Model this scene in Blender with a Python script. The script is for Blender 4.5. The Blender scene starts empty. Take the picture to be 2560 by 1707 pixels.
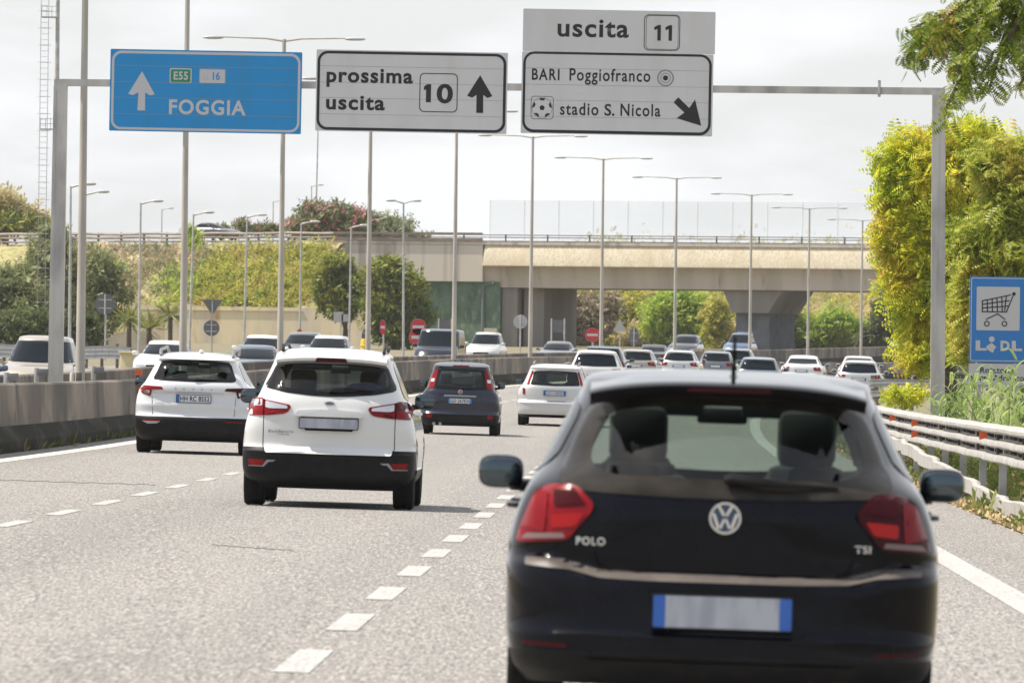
import bpy, bmesh, math, random
import numpy as np
from mathutils import Vector, Matrix

scene = bpy.context.scene
C = scene.collection
rnd = random.Random(7)

# ------------------------------------------------------------------ camera
FPX = 20000.0                       # focal length in photo pixels (2560 wide): a 281 mm telephoto
ROLL = math.radians(0.75)
EYE = Vector((0, 0, 1.42))
v1 = Vector((340, -81.5, -FPX)).normalized()          # where the road runs, in the camera's axes
up = Vector((math.sin(ROLL), math.cos(ROLL), 0))
v3 = (up - v1 * up.dot(v1)).normalized()
vx = v1.cross(v3).normalized()
CAM = Matrix((vx, v1, v3))                            # camera axes -> world axes
cd = bpy.data.cameras.new('camera')
cam = bpy.data.objects.new('camera', cd); C.objects.link(cam)
cd.sensor_width = 36; cd.lens = FPX / 2560 * 36
cd.clip_start = 0.5; cd.clip_end = 6000
cd.dof.use_dof = True; cd.dof.focus_distance = 120; cd.dof.aperture_fstop = 13
cam.matrix_world = Matrix.Translation(EYE) @ CAM.to_4x4()
scene.camera = cam

def at(px, py, Y):
    """Point seen at photo pixel (px, py) that stands Y metres down the road."""
    d = CAM @ Vector((px - 1280, -(py - 853.5), -FPX))
    return EYE + d * (Y / d.y)

# ------------------------------------------------------------------ sky, sun, exposure
SUN = Vector((-0.5, 0.012, 0.866)).normalized()
w = bpy.data.worlds.new('World'); scene.world = w; w.use_nodes = True
nt = w.node_tree; nd = nt.nodes; bg = nd['Background']
sky = nd.new('ShaderNodeTexSky'); sky.sky_type = 'NISHITA'; sky.sun_disc = False
sky.sun_elevation = math.asin(SUN.z); sky.sun_rotation = math.radians(-90); sky.dust_density = 2.0
tc = nd.new('ShaderNodeTexCoord'); mp = nd.new('ShaderNodeMapping')
mp.inputs['Scale'].default_value = (9, 9, 30)
n1 = nd.new('ShaderNodeTexNoise'); n1.inputs['Scale'].default_value = 2.2; n1.inputs['Detail'].default_value = 5; n1.inputs['Roughness'].default_value = 0.5
cr = nd.new('ShaderNodeValToRGB'); cr.color_ramp.elements[0].position = 0.42; cr.color_ramp.elements[1].position = 0.60
cr.color_ramp.elements[0].color = (.74, .74, .74, 1); cr.color_ramp.elements[1].color = (1, 1, 1, 1)
mx = nd.new('ShaderNodeMix'); mx.data_type = 'RGBA'
CLOUD = (6.95, 7.05, 7.2, 1)
mx.inputs['B'].default_value = CLOUD
nt.links.new(tc.outputs['Generated'], mp.inputs['Vector']); nt.links.new(mp.outputs['Vector'], n1.inputs['Vector'])
sx = nd.new('ShaderNodeSeparateXYZ'); nt.links.new(tc.outputs['Generated'], sx.inputs[0])
dr = nd.new('ShaderNodeMapRange'); dr.interpolation_type = 'SMOOTHSTEP'           # the cloud bank lies ahead; behind the camera the sky is clear
dr.inputs['From Min'].default_value = -.25; dr.inputs['From Max'].default_value = .55; dr.inputs['To Min'].default_value = .55
nt.links.new(sx.outputs['Y'], dr.inputs['Value'])
ml = nd.new('ShaderNodeMath'); ml.operation = 'MULTIPLY'
nt.links.new(n1.outputs['Fac'], cr.inputs['Fac']); nt.links.new(cr.outputs['Color'], ml.inputs[0]); nt.links.new(dr.outputs['Result'], ml.inputs[1])
nt.links.new(ml.outputs[0], mx.inputs['Factor'])
nt.links.new(sky.outputs['Color'], mx.inputs['A']); nt.links.new(mx.outputs['Result'], bg.inputs['Color'])
bg.inputs['Strength'].default_value = 0.1
sl = bpy.data.lights.new('sun', 'SUN'); sl.energy = 4.2; sl.angle = math.radians(0.53); sl.color = (1, .93, .82)
so = bpy.data.objects.new('sun', sl); C.objects.link(so); so.rotation_euler = SUN.to_track_quat('Z', 'Y').to_euler()
so.location = (-60, 40, 110)
vs = scene.view_settings; vs.view_transform = 'Standard'; vs.look = 'None'; vs.exposure = 0.53; vs.gamma = 1
scene.cycles.max_bounces = 10; scene.cycles.transparent_max_bounces = 24
scene.cycles.caustics_reflective = False; scene.cycles.caustics_refractive = False
scene.cycles.sample_clamp_indirect = 6

# ------------------------------------------------------------------ road geometry
def sh(y): return 0.0 if y < 170 else (y - 170) ** 2 / 4800.0
def heading(y): return -math.atan(0 if y < 170 else (y - 170) / 2400.0)
def pchip(tab):
    """Smooth monotone curve through a table of points."""
    xs = np.array([t[0] for t in tab], float); ys = np.array([t[1] for t in tab], float)
    h = np.diff(xs); d = np.diff(ys) / h; m = np.zeros(len(xs)); m[0] = d[0]; m[-1] = d[-1]
    for i in range(1, len(xs) - 1):
        m[i] = 0 if d[i - 1] * d[i] <= 0 else (h[i - 1] + h[i]) * 3 / ((2 * h[i] + h[i - 1]) / d[i - 1] + (h[i] + 2 * h[i - 1]) / d[i])
    def f(x):
        x = min(max(x, xs[0]), xs[-1]); i = min(int(np.searchsorted(xs, x, 'right')) - 1, len(xs) - 2); i = max(i, 0)
        t = (x - xs[i]) / h[i]
        return float((2 * t**3 - 3 * t**2 + 1) * ys[i] + (t**3 - 2 * t**2 + t) * h[i] * m[i] + (-2 * t**3 + 3 * t**2) * ys[i + 1] + (t**3 - t**2) * h[i] * m[i + 1])
    return f
LOW = [(-100, 0), (40, 0), (78, -.045), (120, -.06), (148, -.03), (168, .02), (190, .14), (212, .26), (233, .37), (300, .72)]
rise_right = pchip(LOW + [(350, .93), (430, 1.02), (600, 1.15), (800, 1.3)])                      # our carriageway
rise = pchip(LOW + [(369, 1.1), (405, 1.28), (441, 1.5), (477, 1.70), (513, 2.0), (620, 2.86), (700, 3.38), (800, 4.03)])   # the median and the oncoming side climb more
def gz(x, y):
    q = x - sh(y)
    return (rise(y) if q < -11 else rise_right(y)) - 0.02 * max(-30, min(6, q))

# ------------------------------------------------------------------ materials
MATS = {}
def mat(name, col, rough=0.6, metal=0.0, spec=0.5, coat=0.0, noise=None, bump=None, emit=None, stretch=None, objco=True):
    """Principled material; noise = (scale, amount or second colour, detail, lo, hi); bump = (scale, strength)."""
    m = bpy.data.materials.new(name); m.use_nodes = True
    t = m.node_tree; b = t.nodes['Principled BSDF']
    b.inputs['Base Color'].default_value = (*col, 1); b.inputs['Roughness'].default_value = rough
    b.inputs['Metallic'].default_value = metal; b.inputs['Specular IOR Level'].default_value = spec
    b.inputs['Coat Weight'].default_value = coat; b.inputs['Coat Roughness'].default_value = 0.04
    if noise or bump:
        co = t.nodes.new('ShaderNodeTexCoord'); ma = t.nodes.new('ShaderNodeMapping')
        ma.inputs['Scale'].default_value = stretch or (1, 1, 1)
        t.links.new(co.outputs['Object'], ma.inputs['Vector'])
    if noise:
        prev = None
        for (sc, c2, det, lo, hi, *own) in (noise if isinstance(noise, list) else [noise]):
            n = t.nodes.new('ShaderNodeTexNoise'); n.inputs['Scale'].default_value = sc; n.inputs['Detail'].default_value = det
            mv = ma
            if own:
                mv = t.nodes.new('ShaderNodeMapping'); mv.inputs['Scale'].default_value = own[0]; t.links.new(co.outputs['Object'], mv.inputs['Vector'])
            t.links.new(mv.outputs['Vector'], n.inputs['Vector'])
            r = t.nodes.new('ShaderNodeMapRange'); r.inputs['From Min'].default_value = lo; r.inputs['From Max'].default_value = hi
            t.links.new(n.outputs['Fac'], r.inputs['Value'])
            x = t.nodes.new('ShaderNodeMix'); x.data_type = 'RGBA'
            x.inputs['A'].default_value = (*col, 1); x.inputs['B'].default_value = (*c2, 1)
            if prev: t.links.new(prev, x.inputs['A'])
            t.links.new(r.outputs['Result'], x.inputs['Factor']); prev = x.outputs['Result']
        t.links.new(prev, b.inputs['Base Color'])
    if bump:
        n = t.nodes.new('ShaderNodeTexNoise'); n.inputs['Scale'].default_value = bump[0]; n.inputs['Detail'].default_value = 4
        t.links.new(ma.outputs['Vector'], n.inputs['Vector'])
        bp = t.nodes.new('ShaderNodeBump'); bp.inputs['Strength'].default_value = bump[1]; bp.inputs['Distance'].default_value = bump[2] if len(bump) > 2 else 0.02
        t.links.new(n.outputs['Fac'], bp.inputs['Height']); t.links.new(bp.outputs['Normal'], b.inputs['Normal'])
    if emit:
        b.inputs['Emission Color'].default_value = (*emit[:3], 1); b.inputs['Emission Strength'].default_value = emit[3]
    MATS[name] = m
    return m

def paint(name, col, metal=0.0, rough=0.32, dust=0.06, inside=(.05, .05, .055), coat=1.0, spec=.5, cior=1.5):
    """Car paint outside, dark trim on the inside of the shell; a little road dust."""
    m = mat(name, col, rough, metal, spec, coat, noise=(5, tuple(c * (1 - dust) + .32 * dust for c in col), 4, .3, .8))
    t = m.node_tree; b = t.nodes['Principled BSDF']; out = t.nodes['Material Output']; b.inputs['Coat IOR'].default_value = cior
    d = t.nodes.new('ShaderNodeBsdfDiffuse'); d.inputs['Color'].default_value = (*inside, 1)
    g = t.nodes.new('ShaderNodeNewGeometry'); x = t.nodes.new('ShaderNodeMixShader')
    t.links.new(g.outputs['Backfacing'], x.inputs['Fac']); t.links.new(b.outputs[0], x.inputs[1]); t.links.new(d.outputs[0], x.inputs[2])
    t.links.new(x.outputs[0], out.inputs['Surface'])
    return m

def glass(name, tint, refl=0.05):
    m = bpy.data.materials.new(name); m.use_nodes = True
    t = m.node_tree; t.nodes.remove(t.nodes['Principled BSDF']); out = t.nodes['Material Output']
    tr = t.nodes.new('ShaderNodeBsdfTransparent'); tr.inputs['Color'].default_value = (*tint, 1)
    gl = t.nodes.new('ShaderNodeBsdfGlossy'); gl.inputs['Roughness'].default_value = 0.03
    lw = t.nodes.new('ShaderNodeLayerWeight'); lw.inputs['Blend'].default_value = .5
    pw = t.nodes.new('ShaderNodeMath'); pw.operation = 'POWER'; pw.inputs[1].default_value = 4.5; t.links.new(lw.outputs['Facing'], pw.inputs[0])
    fr = t.nodes.new('ShaderNodeMapRange'); fr.inputs['To Min'].default_value = refl; fr.inputs['To Max'].default_value = 1; t.links.new(pw.outputs[0], fr.inputs['Value'])
    x = t.nodes.new('ShaderNodeMixShader')
    t.links.new(fr.outputs[0], x.inputs['Fac']); t.links.new(tr.outputs[0], x.inputs[1]); t.links.new(gl.outputs[0], x.inputs[2])
    t.links.new(x.outputs[0], out.inputs['Surface'])
    MATS[name] = m
    return m

def leafmat(name, stops, trans=0.45, patch=.55):
    """Leaves: every leaf takes its own colour from the ramp and lets some light through."""
    m = bpy.data.materials.new(name); m.use_nodes = True
    t = m.node_tree; t.nodes.remove(t.nodes['Principled BSDF']); out = t.nodes['Material Output']
    g = t.nodes.new('ShaderNodeNewGeometry'); r = t.nodes.new('ShaderNodeValToRGB')
    el = r.color_ramp.elements
    while len(el) > 1: el.remove(el[-1])
    el[0].position = stops[0][0]; el[0].color = (*stops[0][1], 1)
    for p, c in stops[1:]:
        e = el.new(p); e.color = (*c, 1)
    co = t.nodes.new('ShaderNodeTexCoord'); n = t.nodes.new('ShaderNodeTexNoise'); n.inputs['Scale'].default_value = patch; n.inputs['Detail'].default_value = 3
    t.links.new(co.outputs['Object'], n.inputs['Vector'])
    a = t.nodes.new('ShaderNodeMapRange'); a.inputs['From Min'].default_value = .3; a.inputs['From Max'].default_value = .7; a.inputs['To Min'].default_value = -.35; a.inputs['To Max'].default_value = .45
    t.links.new(n.outputs['Fac'], a.inputs['Value'])
    b = t.nodes.new('ShaderNodeMath'); b.operation = 'MULTIPLY_ADD'; b.inputs[1].default_value = .85; b.use_clamp = True      # leaves of one patch resemble each other
    t.links.new(g.outputs['Random Per Island'], b.inputs[0]); t.links.new(a.outputs['Result'], b.inputs[2]); t.links.new(b.outputs[0], r.inputs['Fac'])
    d = t.nodes.new('ShaderNodeBsdfDiffuse'); tl = t.nodes.new('ShaderNodeBsdfTranslucent')
    x = t.nodes.new('ShaderNodeMixShader'); x.inputs['Fac'].default_value = trans
    t.links.new(r.outputs['Color'], d.inputs['Color']); t.links.new(r.outputs['Color'], tl.inputs['Color'])
    t.links.new(d.outputs[0], x.inputs[1]); t.links.new(tl.outputs[0], x.inputs[2])
    gs = t.nodes.new('ShaderNodeBsdfGlossy'); gs.inputs['Roughness'].default_value = .45; gs.inputs['Color'].default_value = (1, 1, 1, 1)
    x2 = t.nodes.new('ShaderNodeMixShader'); x2.inputs['Fac'].default_value = 0.015
    t.links.new(x.outputs[0], x2.inputs[1]); t.links.new(gs.outputs[0], x2.inputs[2])
    t.links.new(x2.outputs[0], out.inputs['Surface'])
    MATS[name] = m
    return m

# ------------------------------------------------------------------ mesh helpers
def finish(name, me, m, parent=None, smooth=True, sharp=40):
    o = bpy.data.objects.new(name, me); C.objects.link(o)
    if m is not None: me.materials.append(m)
    if parent is not None: o.parent = parent
    if smooth and len(me.polygons):
        me.polygons.foreach_set('use_smooth', [True] * len(me.polygons))
        try: me.set_sharp_from_angle(angle=math.radians(sharp))
        except Exception: pass
    return o

def tag(o, label=None, cat=None, group=None, kind=None):
    if label: o['label'] = label
    if cat: o['category'] = cat
    if group: o['group'] = group
    if kind: o['kind'] = kind
    return o

def thing(name, label, cat, loc=(0, 0, 0), rotz=0.0, group=None):
    o = bpy.data.objects.new(name, None); C.objects.link(o)
    o.location = loc; o.rotation_euler = (0, 0, rotz); o.empty_display_size = .3
    return tag(o, label, cat, group)

class MB:
    def __init__(s): s.v = []; s.f = []
    def add(s, vs, fs):
        k = len(s.v); s.v += [tuple(v) for v in vs]; s.f += [tuple(i + k for i in f) for f in fs]
        return s
    def box(s, c, size, rz=0.0, bev=0.0, rot=None):
        if bev > 0:
            bm = bmesh.new(); bmesh.ops.create_cube(bm, size=1)
            bmesh.ops.scale(bm, vec=size, verts=bm.verts)
            bmesh.ops.bevel(bm, geom=bm.edges[:], offset=bev, segments=2, affect='EDGES', profile=.5)
            vs = [v.co.copy() for v in bm.verts]; bm.verts.index_update()
            fs = [[v.index for v in f.verts] for f in bm.faces]; bm.free()
        else:
            a, b, d = (q / 2 for q in size)
            vs = [Vector((x, y, z)) for x in (-a, a) for y in (-b, b) for z in (-d, d)]
            fs = [(0, 1, 3, 2), (4, 6, 7, 5), (0, 4, 5, 1), (2, 3, 7, 6), (0, 2, 6, 4), (1, 5, 7, 3)]
        R = rot if rot is not None else Matrix.Rotation(rz, 3, 'Z')
        return s.add([R @ v + Vector(c) for v in vs], fs)
    def tube(s, pts, rad, seg=10, caps=True):
        pts = [Vector(p) for p in pts]; n = len(pts)
        rad = list(rad) if hasattr(rad, '__len__') else [rad] * n
        ring = []
        for i, p in enumerate(pts):
            d = (pts[min(i + 1, n - 1)] - pts[max(i - 1, 0)]).normalized()
            a = d.orthogonal().normalized() if i == 0 else (pa - d * pa.dot(d)).normalized()
            pa = a; b = d.cross(a)
            ring.append([p + (a * math.cos(2 * math.pi * k / seg) + b * math.sin(2 * math.pi * k / seg)) * rad[i] for k in range(seg)])
        vs = [v for r in ring for v in r]
        fs = [(i * seg + k, i * seg + (k + 1) % seg, (i + 1) * seg + (k + 1) % seg, (i + 1) * seg + k) for i in range(n - 1) for k in range(seg)]
        if caps: fs += [tuple(range(seg - 1, -1, -1)), tuple((n - 1) * seg + k for k in range(seg))]
        return s.add(vs, fs)
    def prism(s, poly, y0, y1, rot=None, off=(0, 0, 0)):
        """(x, z) outline between the planes y0 (front) and y1 (back)."""
        n = len(poly); o = Vector(off)
        vs = [Vector((x, y0, z)) for x, z in poly] + [Vector((x, y1, z)) for x, z in poly]
        if rot is not None: vs = [rot @ v for v in vs]
        fs = [tuple(range(n)), tuple(range(2 * n - 1, n - 1, -1))] + [(i, i + n, (i + 1) % n + n, (i + 1) % n) for i in range(n)]
        return s.add([v + o for v in vs], fs)
    def ring(s, outer, inner, y0, y1):
        n = len(outer)
        vs = [(x, y0, z) for x, z in outer] + [(x, y0, z) for x, z in inner] + [(x, y1, z) for x, z in outer] + [(x, y1, z) for x, z in inner]
        fs = []
        for i in range(n):
            j = (i + 1) % n
            fs += [(i, j, n + j, n + i), (i, 2 * n + i, 2 * n + j, j), (n + i, n + j, 3 * n + j, 3 * n + i)]
        return s.add(vs, fs)
    def lathe(s, prof, seg=24, axis='Z', off=(0, 0, 0)):
        """prof: (radius, height) list turned about an axis."""
        n = len(prof); vs = []
        for k in range(seg):
            a = 2 * math.pi * k / seg
            for r, h in prof:
                p = (r * math.cos(a), r * math.sin(a), h) if axis == 'Z' else (h, r * math.cos(a), r * math.sin(a)) if axis == 'X' else (r * math.cos(a), h, r * math.sin(a))
                vs.append(Vector(p) + Vector(off))
        fs = [(k * n + i, ((k + 1) % seg) * n + i, ((k + 1) % seg) * n + i + 1, k * n + i + 1) for k in range(seg) for i in range(n - 1)]
        return s.add(vs, fs)
    def blob(s, c, r, e=2.0, seg=20, rings=12, rot=None):
        vs = []; sg = lambda q, p: math.copysign(abs(q) ** p, q)
        for i in range(rings + 1):
            a = -math.pi / 2 + math.pi * i / rings
            for k in range(seg):
                b = 2 * math.pi * k / seg
                v = Vector((r[0] * sg(math.cos(a), 2 / e) * sg(math.cos(b), 2 / e), r[1] * sg(math.cos(a), 2 / e) * sg(math.sin(b), 2 / e), r[2] * sg(math.sin(a), 2 / e)))
                vs.append((rot @ v if rot is not None else v) + Vector(c))
        fs = [(i * seg + k, i * seg + (k + 1) % seg, (i + 1) * seg + (k + 1) % seg, (i + 1) * seg + k) for i in range(rings) for k in range(seg)]
        return s.add(vs, fs)
    def build(s, name, m, parent=None, smooth=True, sharp=40):
        me = bpy.data.meshes.new(name); me.from_pydata(s.v, [], s.f); me.validate(); me.update()
        bm = bmesh.new(); bm.from_mesh(me)
        bmesh.ops.remove_doubles(bm, verts=bm.verts, dist=1e-5); bmesh.ops.recalc_face_normals(bm, faces=bm.faces)
        bm.to_mesh(me); bm.free()
        return finish(name, me, m, parent, smooth, sharp)

def roundrect(x0, z0, x1, z1, r, n=6):
    out = []
    for cx, cz, a0 in ((x1 - r, z1 - r, 0), (x0 + r, z1 - r, 90), (x0 + r, z0 + r, 180), (x1 - r, z0 + r, 270)):
        for k in range(n + 1):
            a = math.radians(a0 + 90 * k / n); out.append((cx + r * math.cos(a), cz + r * math.sin(a)))
    return out
def rounded(poly, r, n=4):
    """Round every corner of an outline."""
    out = []; m = len(poly)
    for i in range(m):
        p = Vector(poly[i]); a = Vector(poly[i - 1]) - p; b = Vector(poly[(i + 1) % m]) - p
        d = min(r, a.length * .45, b.length * .45); A = p + a.normalized() * d; B = p + b.normalized() * d
        for k in range(n + 1):
            t = k / n; q = A * (1 - t) ** 2 + p * 2 * t * (1 - t) + B * t * t
            out.append((q.x, q.y))
    return out
def mirrored(half):
    """Left half outline, from the top centre down to the bottom centre -> whole outline."""
    return [(x, z) for x, z in half] + [(-x, z) for x, z in reversed(half) if abs(x) > 1e-6]
def circle(cx, cz, r, n=32): return [(cx + r * math.cos(2 * math.pi * k / n), cz + r * math.sin(2 * math.pi * k / n)) for k in range(n)]
def resample(poly, n):
    P = [Vector(p) for p in poly]; P.append(P[0]); L = [0]
    for a, b in zip(P, P[1:]): L.append(L[-1] + (b - a).length)
    out = []; j = 0
    for k in range(n):
        t = L[-1] * k / n
        while L[j + 1] < t: j += 1
        q = P[j].lerp(P[j + 1], (t - L[j]) / max(1e-9, L[j + 1] - L[j])); out.append((q.x, q.y))
    return out
def inside(p, poly):
    x, y = p; c = False; n = len(poly)
    for i in range(n):
        x1, y1 = poly[i]; x2, y2 = poly[i - 1]
        if (y1 > y) != (y2 > y) and x < (x2 - x1) * (y - y1) / (y2 - y1) + x1: c = not c
    return c

_tx = {}
def text_mesh(string, bold=0.0, spacing=1.0):
    cu = bpy.data.curves.new('t', 'FONT'); cu.body = string; cu.size = 1; cu.offset = bold; cu.space_character = spacing
    cu.extrude = 0.0; cu.resolution_u = 4
    o = bpy.data.objects.new('t', cu); C.objects.link(o)
    dg = bpy.context.evaluated_depsgraph_get(); me = bpy.data.meshes.new_from_object(o.evaluated_get(dg))
    bpy.data.objects.remove(o); bpy.data.curves.remove(cu)
    return me
def refh(ch):
    if ch not in _tx:
        me = text_mesh(ch); ys = [v.co.y for v in me.vertices]; _tx[ch] = max(ys) - max(0, min(ys)); bpy.data.meshes.remove(me)
    return _tx[ch]
def text(name, string, x0, x1, zb, height, y, m, parent, bold=0.02, spacing=1.0, ref='x', surf=None):
    """Lettering from x0 to x1 on baseline zb; height is that of the letter ref. It stands on the plane y, or on a car's surface."""
    me = text_mesh(string, bold, spacing); xs = [v.co.x for v in me.vertices]
    sx = (x1 - x0) / (max(xs) - min(xs)); sz = height / refh(ref); mn = min(xs)
    for v in me.vertices:
        X, Z = x0 + (v.co.x - mn) * sx, zb + v.co.y * sz
        v.co = Vector(surf(X, Z)) if surf else Vector((X, y, Z))
    return finish(name, me, m, parent, smooth=False)

def scatter_mesh(name, tv, tf, Ms, Ps, m, parent=None, smooth=False):
    """One mesh of many leaves: a template (verts, faces) set at each matrix and point."""
    tv = np.asarray(tv, float); N = len(Ps); k = len(tv)
    V = np.einsum('nij,kj->nki', Ms, tv) + np.asarray(Ps)[:, None, :]
    F = (np.asarray(tf)[None] + (np.arange(N) * k)[:, None, None])
    me = bpy.data.meshes.new(name); nf = F.shape[0] * F.shape[1]; fk = F.shape[2]
    me.vertices.add(N * k); me.vertices.foreach_set('co', V.reshape(-1))
    me.loops.add(nf * fk); me.loops.foreach_set('vertex_index', F.reshape(-1).astype(np.int32))
    me.polygons.add(nf); me.polygons.foreach_set('loop_start', np.arange(nf, dtype=np.int32) * fk)
    try: me.polygons.foreach_set('loop_total', np.full(nf, fk, dtype=np.int32))
    except Exception: pass
    me.update(calc_edges=True); me.validate()
    return finish(name, me, m, parent, smooth)

def rand_mats(N, size, jitter, g, up=0.0, droop=0.0):
    """Random frames: local y along the leaf, local z its normal."""
    a = g.normal(size=(N, 3)); a[:, 2] -= droop; a /= np.linalg.norm(a, axis=1)[:, None]
    b = g.normal(size=(N, 3)); b += up * np.array([-.45, -.1, .87])       # leaves turn to the light
    b -= a * (a * b).sum(1)[:, None]; b /= np.linalg.norm(b, axis=1)[:, None]
    c = np.cross(a, b); s = size * np.exp(g.normal(size=N) * jitter)
    M = np.stack([c, a, b], axis=2) * s[:, None, None]
    return M
# ------------------------------------------------------------------ shared materials
M_ = {}
def mats():
    g = M_
    g['white'] = paint('white_paint', (.70, .70, .685)); g['white2'] = paint('white_paint_cool', (.68, .69, .70))
    g['black'] = paint('black_paint', (.003, .0035, .007), 0.0, .12, .008, coat=1.0, spec=.02, cior=1.27); g['navy'] = paint('navy_paint', (.006, .010, .027), .0, .2, .02, coat=.4)
    g['silver'] = paint('silver_paint', (.62, .62, .61), .35, .35); g['beige'] = paint('champagne_paint', (.40, .36, .30), .3, .35)
    g['grey'] = paint('grey_paint', (.16, .17, .18), .4, .32); g['steel'] = paint('steel_blue_paint', (.10, .14, .19), .3, .3)
    g['dark'] = paint('dark_grey_paint', (.05, .055, .065), .3, .3); g['blue'] = paint('blue_paint', (.06, .12, .22), .3, .3)
    g['trim'] = mat('black_plastic', (.011, .011, .012), .45, spec=.15, noise=(9, (.02, .019, .018), 3, .4, .8))
    g['under'] = mat('underbody', (.008, .008, .008), .9, spec=.1)
    g['frit'] = mat('black_glass_border', (.005, .005, .006), .06, spec=.3)
    g['frit_dust'] = mat('dusty_black_glass', (.020, .018, .016), .09, spec=.12, noise=(6, (.045, .04, .034), 5, .35, .75))
    g['gl'] = glass('car_glass', (.44, .51, .475)); g['gl_dark'] = glass('privacy_glass', (.42, .47, .46))
    g['gl_clear'] = glass('windscreen_glass', (.78, .88, .83))
    g['opaque_gl'] = mat('dark_window', (.008, .012, .017), .08, spec=.09)
    g['rubber'] = mat('tyre_rubber', (.011, .011, .012), .8, spec=.15, noise=(14, (.022, .021, .02), 3, .4, .8))
    g['rim'] = mat('alloy_rim', (.35, .35, .36), .35, .9)
    g['red'] = mat('red_lens', (.20, .003, .006), .15, spec=.2, coat=.12); g['red_dark'] = mat('dark_red_lens', (.045, .0015, .003), .15, spec=.15, coat=.1)
    g['red_lit'] = mat('lit_red_lens', (.26, .005, .006), .15, spec=.2, coat=.12, emit=(1, .03, .015, .07))
    g['clear'] = mat('clear_lens', (.62, .62, .63), .12, .55, coat=1.0); g['orange'] = mat('orange_reflector', (.75, .13, .03), .35)
    g['chrome'] = mat('chrome', (.75, .75, .76), .12, 1.0)
    g['plate'] = mat('number_plate_white', (.66, .68, .70), .35); g['plate_dull'] = mat('number_plate_grey', (.46, .48, .53), .4, noise=(13, (.33, .35, .40), 2, .4, .62), stretch=(1, 1, .25))
    g['pblue'] = mat('plate_blue', (.03, .13, .48), .4); g['ink'] = mat('black_lettering', (.014, .014, .016), .5)
    g['badge'] = mat('grey_badge', (.30, .30, .31), .3, .7)
    g['seat'] = mat('seat_cloth', (.035, .033, .034), .9); g['dash'] = mat('dashboard_plastic', (.03, .03, .03), .6)
    g['bluecloth'] = mat('blue_cloth', (.10, .16, .42), .85, noise=(8, (.06, .1, .3), 3, .4, .7))
    g['mglass'] = mat('mirror_glass', (.10, .125, .14), .03, 1.0); g['dusty'] = mat('dusty_black_ledge', (.13, .11, .095), .5, noise=(9, (.07, .06, .055), 4, .35, .7))
    g['warm'] = mat('paper_sticker', (.7, .75, .7), .7)
mats()

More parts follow.
